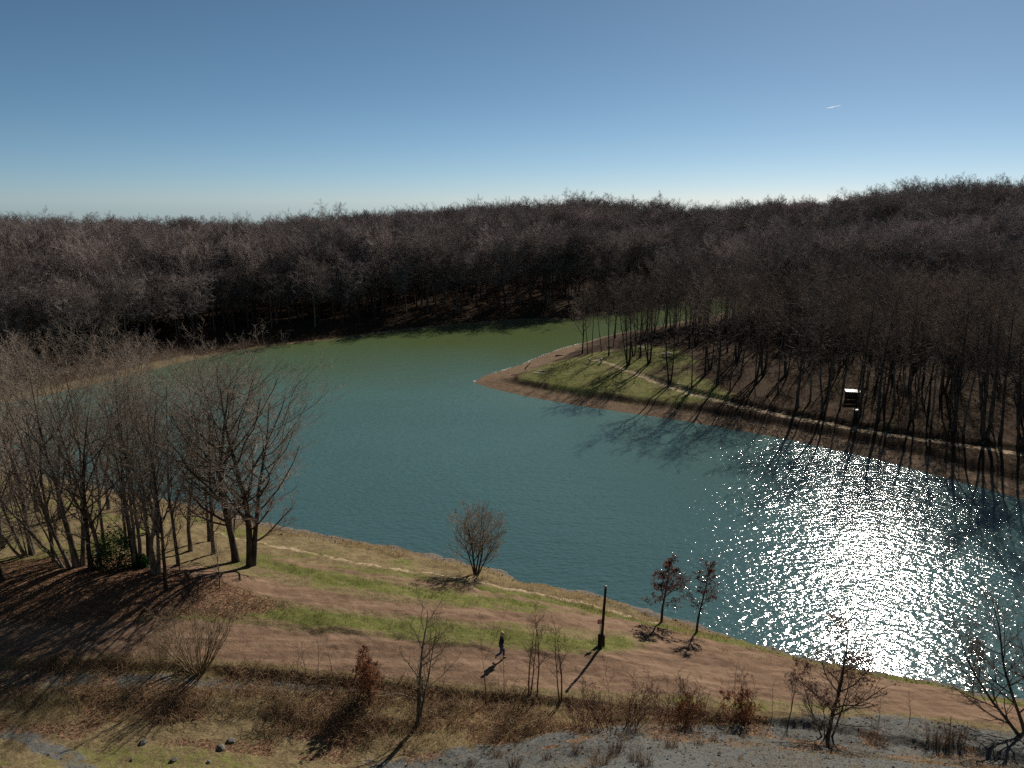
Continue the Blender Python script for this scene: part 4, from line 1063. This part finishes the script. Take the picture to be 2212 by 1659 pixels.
# fingers and thumbs, each its own short chain rooted in the palm
for hand, wr, sgn in (('hal', 'wrl', 1), ('har', 'wrr', -1)):
    hv, wv = Vector(J[hand]), Vector(J[wr]); d_ = (hv - wv).normalized(); sx_ = Vector((.9, 0, .3)).normalized() if hand == 'har' else Vector((.4, 0, .9)).normalized()
    for k, L_ in enumerate((.062, .075, .07, .055)):
        a0 = hv + sx_ * (.024 - .016 * k) + d_ * .012
        c1 = a0 + d_ * L_ * .55; c2 = c1 + (d_ * .7 + Vector((0, -.5 * sgn, -.1))).normalized() * L_ * .5
        b_ = len(v_); v_ += [tuple(a0), tuple(c1), tuple(c2)]; e_ += [(bn.index(hand), b_), (b_, b_ + 1), (b_ + 1, b_ + 2)]; r_ += [.0095, .009, .0078]
    a0 = wv.lerp(hv, .5) + sx_ * .03; c1 = a0 + (sx_ + d_).normalized() * .04; c2 = c1 + d_ * .03
    b_ = len(v_); v_ += [tuple(a0), tuple(c1), tuple(c2)]; e_ += [(bn.index(hand), b_), (b_, b_ + 1), (b_ + 1, b_ + 2)]; r_ += [.012, .010, .009]
skin_obj('body', v_, e_, r_, M_SKIN, per)
for n_, a_ in (('jacket', ['pel', 'wai', 'che', 'nec', 'shl', 'ell', 'wrl', 'shr', 'elr', 'wrr']),):
    r2 = dict(pel=(.185, .15), wai=(.175, .15), che=(.185, .16), nec=.08, shl=.095, ell=.072, wrl=.05, shr=.095, elr=.072, wrr=.045)
    skin_obj(n_, *fig(a_, [l_ for l_ in lk if l_[0] in a_ and l_[1] in a_], r2), M_JACKET, per)
a_ = ['pel', 'hil', 'knl', 'anl', 'hir', 'knr', 'anr']
skin_obj('trousers', *fig(a_, [l_ for l_ in lk if l_[0] in a_ and l_[1] in a_], dict(pel=.13, hil=.105, knl=.078, anl=.062, hir=.105, knr=.078, anr=.062)), M_JEANS, per)
for an, to in (('anl', 'tol'), ('anr', 'tor')):
    A_, B_ = Vector(J[an]), Vector(J[to]); A2 = A_ + (A_ - B_) * .15 - Vector((0, 0, .03))
    skin_obj('shoe', [tuple(A2), tuple(A2.lerp(B_, .5)), tuple(B_)], [(0, 1), (1, 2)], [.055, .05, .045], M_SHOE, per)
bm = bmesh.new(); bmesh.ops.create_uvsphere(bm, u_segments=18, v_segments=12, radius=.108)
for v in list(bm.verts):
    v.co = Vector((v.co.x * 1.08, v.co.y * .95, v.co.z * 1.12))
bmesh.ops.delete(bm, geom=[v for v in bm.verts if v.co.z < -.02 and v.co.x > .0 or v.co.z < -.085], context='VERTS')
for v in bm.verts: v.co += Vector((.058, 0, 1.665)) + Vector((0, 0, .006 * math.sin(v.co.x * 90) * math.cos(v.co.y * 80)))
bobj('hair', bm, M_HAIR, per, smooth=True)
for s_ in (1, -1):
    bm = bmesh.new(); bmesh.ops.create_uvsphere(bm, u_segments=8, v_segments=6, radius=.012, matrix=Matrix.Translation((.148, .033 * s_, 1.635))); bobj('eye', bm, M_SHOE, per, smooth=True)
    bm = bmesh.new(); bmesh.ops.create_uvsphere(bm, u_segments=8, v_segments=6, radius=.03, matrix=Matrix.Translation((.06, .088 * s_, 1.61)) @ Matrix.Diagonal((.6, .4, 1, 1))); bobj('ear', bm, M_SKIN, per, smooth=True)
bm = bmesh.new(); bmesh.ops.create_uvsphere(bm, u_segments=10, v_segments=6, radius=.022, matrix=Matrix.Translation((.143, 0, 1.56)) @ Matrix.Diagonal((.45, 1.1, .3, 1))); bobj('mouth', bm, M_RED_P, per, smooth=True)

# ------------------------------------------------------------------ things on the spit
def picnic(px, py, rz, lab):
    o = thing('picnic_table', lab, 'table', ground(px, py), rz, 'picnic tables on the spit')
    bm = bmesh.new()
    for k in range(5): box(bm, -.9, .9, -.37 + k * .15, -.37 + k * .15 + .14, .72, .76)
    bobj('tabletop', bm, M_WOODP, o)
    for s_ in (1, -1):
        bm = bmesh.new(); box(bm, -.9, .9, s_ * .74 - .13, s_ * .74 + .13, .42, .46); bobj('bench_seat', bm, M_WOODP, o, .008)
    for x_ in (-.6, .6):
        bm = bmesh.new(); box(bm, x_ - .04, x_ + .04, -.85, .85, .34, .418); box(bm, x_ - .04, x_ + .04, -.36, .36, .64, .718)
        for s_ in (1, -1):
            m_ = Matrix.Translation((x_, 0, 0)) @ Matrix.Rotation(s_ * rad(28), 4, 'X')
            box(bm, .041, .09, s_ * .0 - .05, .05, -.05, .74, Matrix.Translation((0, s_ * .58, 0)) @ m_)
        bobj('leg_frame', bm, M_WOODD, o)
picnic(1441, 771, .3, 'picnic table with sunlit top under the trees of the spit')
picnic(1387, 757, -.4, 'picnic table farther back by the split trunk on the spit')
for px, py, lab, s_ in ((1273.5, 785, 'white marker post at the end of the spit path, left of two', 1.0), (1298.5, 785, 'white marker post at the end of the spit path, right of two', 1.1), (1464, 836, 'low white marker post at the upper verge of the spit path', .75)):
    o = thing('marker_post', lab, 'post', ground(px, py), .2, 'white marker posts by the spit path', s_)
    bm = bmesh.new(); lathe(bm, [(.17, -.2), (.17, .75), (.15, .82), (.09, .86)], 12); bobj('post', bm, M_WHITE, o, smooth=True)
    bm = bmesh.new(); lathe(bm, [(.173, .52), (.173, .66)], 12); bobj('band', bm, M_WOODD, o, smooth=True)
def log(px, py, L_, r0, rz, pitch, lab, m_, nm='driftwood'):
    q_ = ground(px, py); r_ = np.random.default_rng(int(px))
    P_, R_ = sweep(np.array([(0, 0, 0.)]), np.array([(math.cos(rz), math.sin(rz), pitch)]), np.array([L_]), 9, .06, -.04 if pitch > 0 else 0, r_, np.array([r0]), np.array([r0 * .5]))
    R_ *= r_.uniform(.85, 1.15, R_.shape)
    A_ = Acc(); tubes(A_, P_, R_, 8)
    Q_, S_ = offshoots(P_, R_, 3, .3, 50, 10, lambda t: .28 + 0 * t, 4, .1, 0, r_, .5); tubes(A_, Q_, S_, 5)
    o_ = link(nm, A_.mesh(nm, m_), None, (q_.x, q_.y, q_.z + r0 * .6)); tag(o_, lab, 'driftwood')
log(1134, 798, 1.5, .10, .35, 1.2, 'dark bent stump sticking up on the sandy tip of the spit', M_WOODD)
log(1200, 770, 2.2, .16, .1, .12, 'dark log lying on the sand at the grass edge of the spit', M_WOODD)
log(1312, 752, 2.0, .15, .0, .15, 'dark log between the first trunks of the spit', M_WOODD)
for px, py, rz, lab in ((1165, 807, -.45, 'longer weathered pale plank lying on the grass of the spit'), (1173, 802, -.4, 'shorter pale plank lying behind the longer one on the spit')):
    q = ground(px, py); bm = bmesh.new(); box(bm, -.9, .9, -.11, .11, .05, .10)
    for k in (-.6, .6): box(bm, k - .06, k + .06, -.13, .13, -.02, .049)
    o = bobj('plank', bm, M_WOODP, None, .006, loc=q); o.rotation_euler = (0, 0, rz); tag(o, lab, 'plank')

# shelter under the trees with a sunlit roof
o = thing('shelter', 'small dark wooden shelter with a pale sunlit roof among the spit trees', 'shelter', ground(1840, 866), rad(-14), None, .62)
bm = bmesh.new()
v = box(bm, -1.6, 1.6, -1.1, 1.2, 2.25, 2.33)
for w in v:
    w.co.z += (.0 if w.co.y < 0 else .10)
bobj('roof', bm, M_ROOF, o, .01)
for a0 in (-1.35, 1.35):
    for b0 in (-.85, .95):
        bm = bmesh.new(); box(bm, a0 - .06, a0 + .06, b0 - .06, b0 + .06, -.2, 2.25 if b0 < 0 else 2.33); bobj('post', bm, M_WOODD, o, .01)
bm = bmesh.new()
for k in range(13): box(bm, -1.28, 1.28, .93, .96, .1 + k * .148, .1 + k * .148 + .14)
bobj('back_wall', bm, M_WOODD, o)
for a0 in (-1.36, 1.33):
    bm = bmesh.new()
    for k in range(8): box(bm, a0, a0 + .03, -.78, .88, .1 + k * .148, .1 + k * .148 + .14)
    bobj('side_wall', bm, M_WOODD, o)
bm = bmesh.new(); box(bm, -1.2, 1.2, .45, .85, .44, .49)
for a0 in (-1.0, 1.0): box(bm, a0 - .05, a0 + .05, .5, .8, -.05, .438)
bobj('bench', bm, M_WOODD, o)
o = thing('litter_bin', 'grey litter bin with a hood beside the spit path below the shelter', 'bin', ground(1848, 903), rad(-10))
bm = bmesh.new(); lathe(bm, [(.24, 0), (.27, .05), (.28, .85), (.26, .9)], 14); bobj('body', bm, M_WOODD, o, smooth=True)
bm = bmesh.new(); box(bm, -.34, .34, -.3, .3, 1.12, 1.17); bobj('hood', bm, M_STEEL, o, .01)
for a0 in (-.31, .31):
    bm = bmesh.new(); box(bm, a0 - .03, a0 + .03, -.03, .03, -.15, 1.118); bobj('post', bm, M_STEEL, o, .005)

# ------------------------------------------------------------------ a short aircraft trail high in the sky
A_, B_ = ray(1786, 234), ray(1820, 227)
tA, tB = 26000 / A_[1], 26800 / B_[1]
a0 = np.array([0, 0, CAMZ]) + A_ * tA; b0 = np.array([0, 0, CAMZ]) + B_ * tB
t = np.linspace(0, 1, 14)[:, None]
Q = a0 * (1 - t) + b0 * t + np.random.default_rng(2).normal(0, 4, (14, 3))
rad_ = np.interp(t[:, 0], [0, .12, .3, .6, 1], [2, 15, 17, 11, 1])
rt = np.random.default_rng(8); u_ = rt.beta(1.15, 1.5, 900)                # a thinning line of ice haze
ac = Acc(); Qp = np.stack([np.interp(u_, t[:, 0], Q[:, k]) for k in range(3)], 1) - a0
leaf_quads(ac, Qp + rt.normal(size=Qp.shape) * (np.interp(u_, t[:, 0], rad_) * .55)[:, None], 9.0, rt)
_n, _l = M_TRAIL.node_tree.nodes, M_TRAIL.node_tree.links      # ice crystals let the sunlight through
_t = _n.new('ShaderNodeBsdfTranslucent'); _t.inputs['Color'].default_value = (.85, .87, .9, 1)
_l.new(_t.outputs[0], _n['Material Output'].inputs['Surface'])
tag(link('aircraft_trail', ac.mesh('aircraft_trail', M_TRAIL), None, a0), 'short white aircraft trail high in the sky on the right', 'contrail')
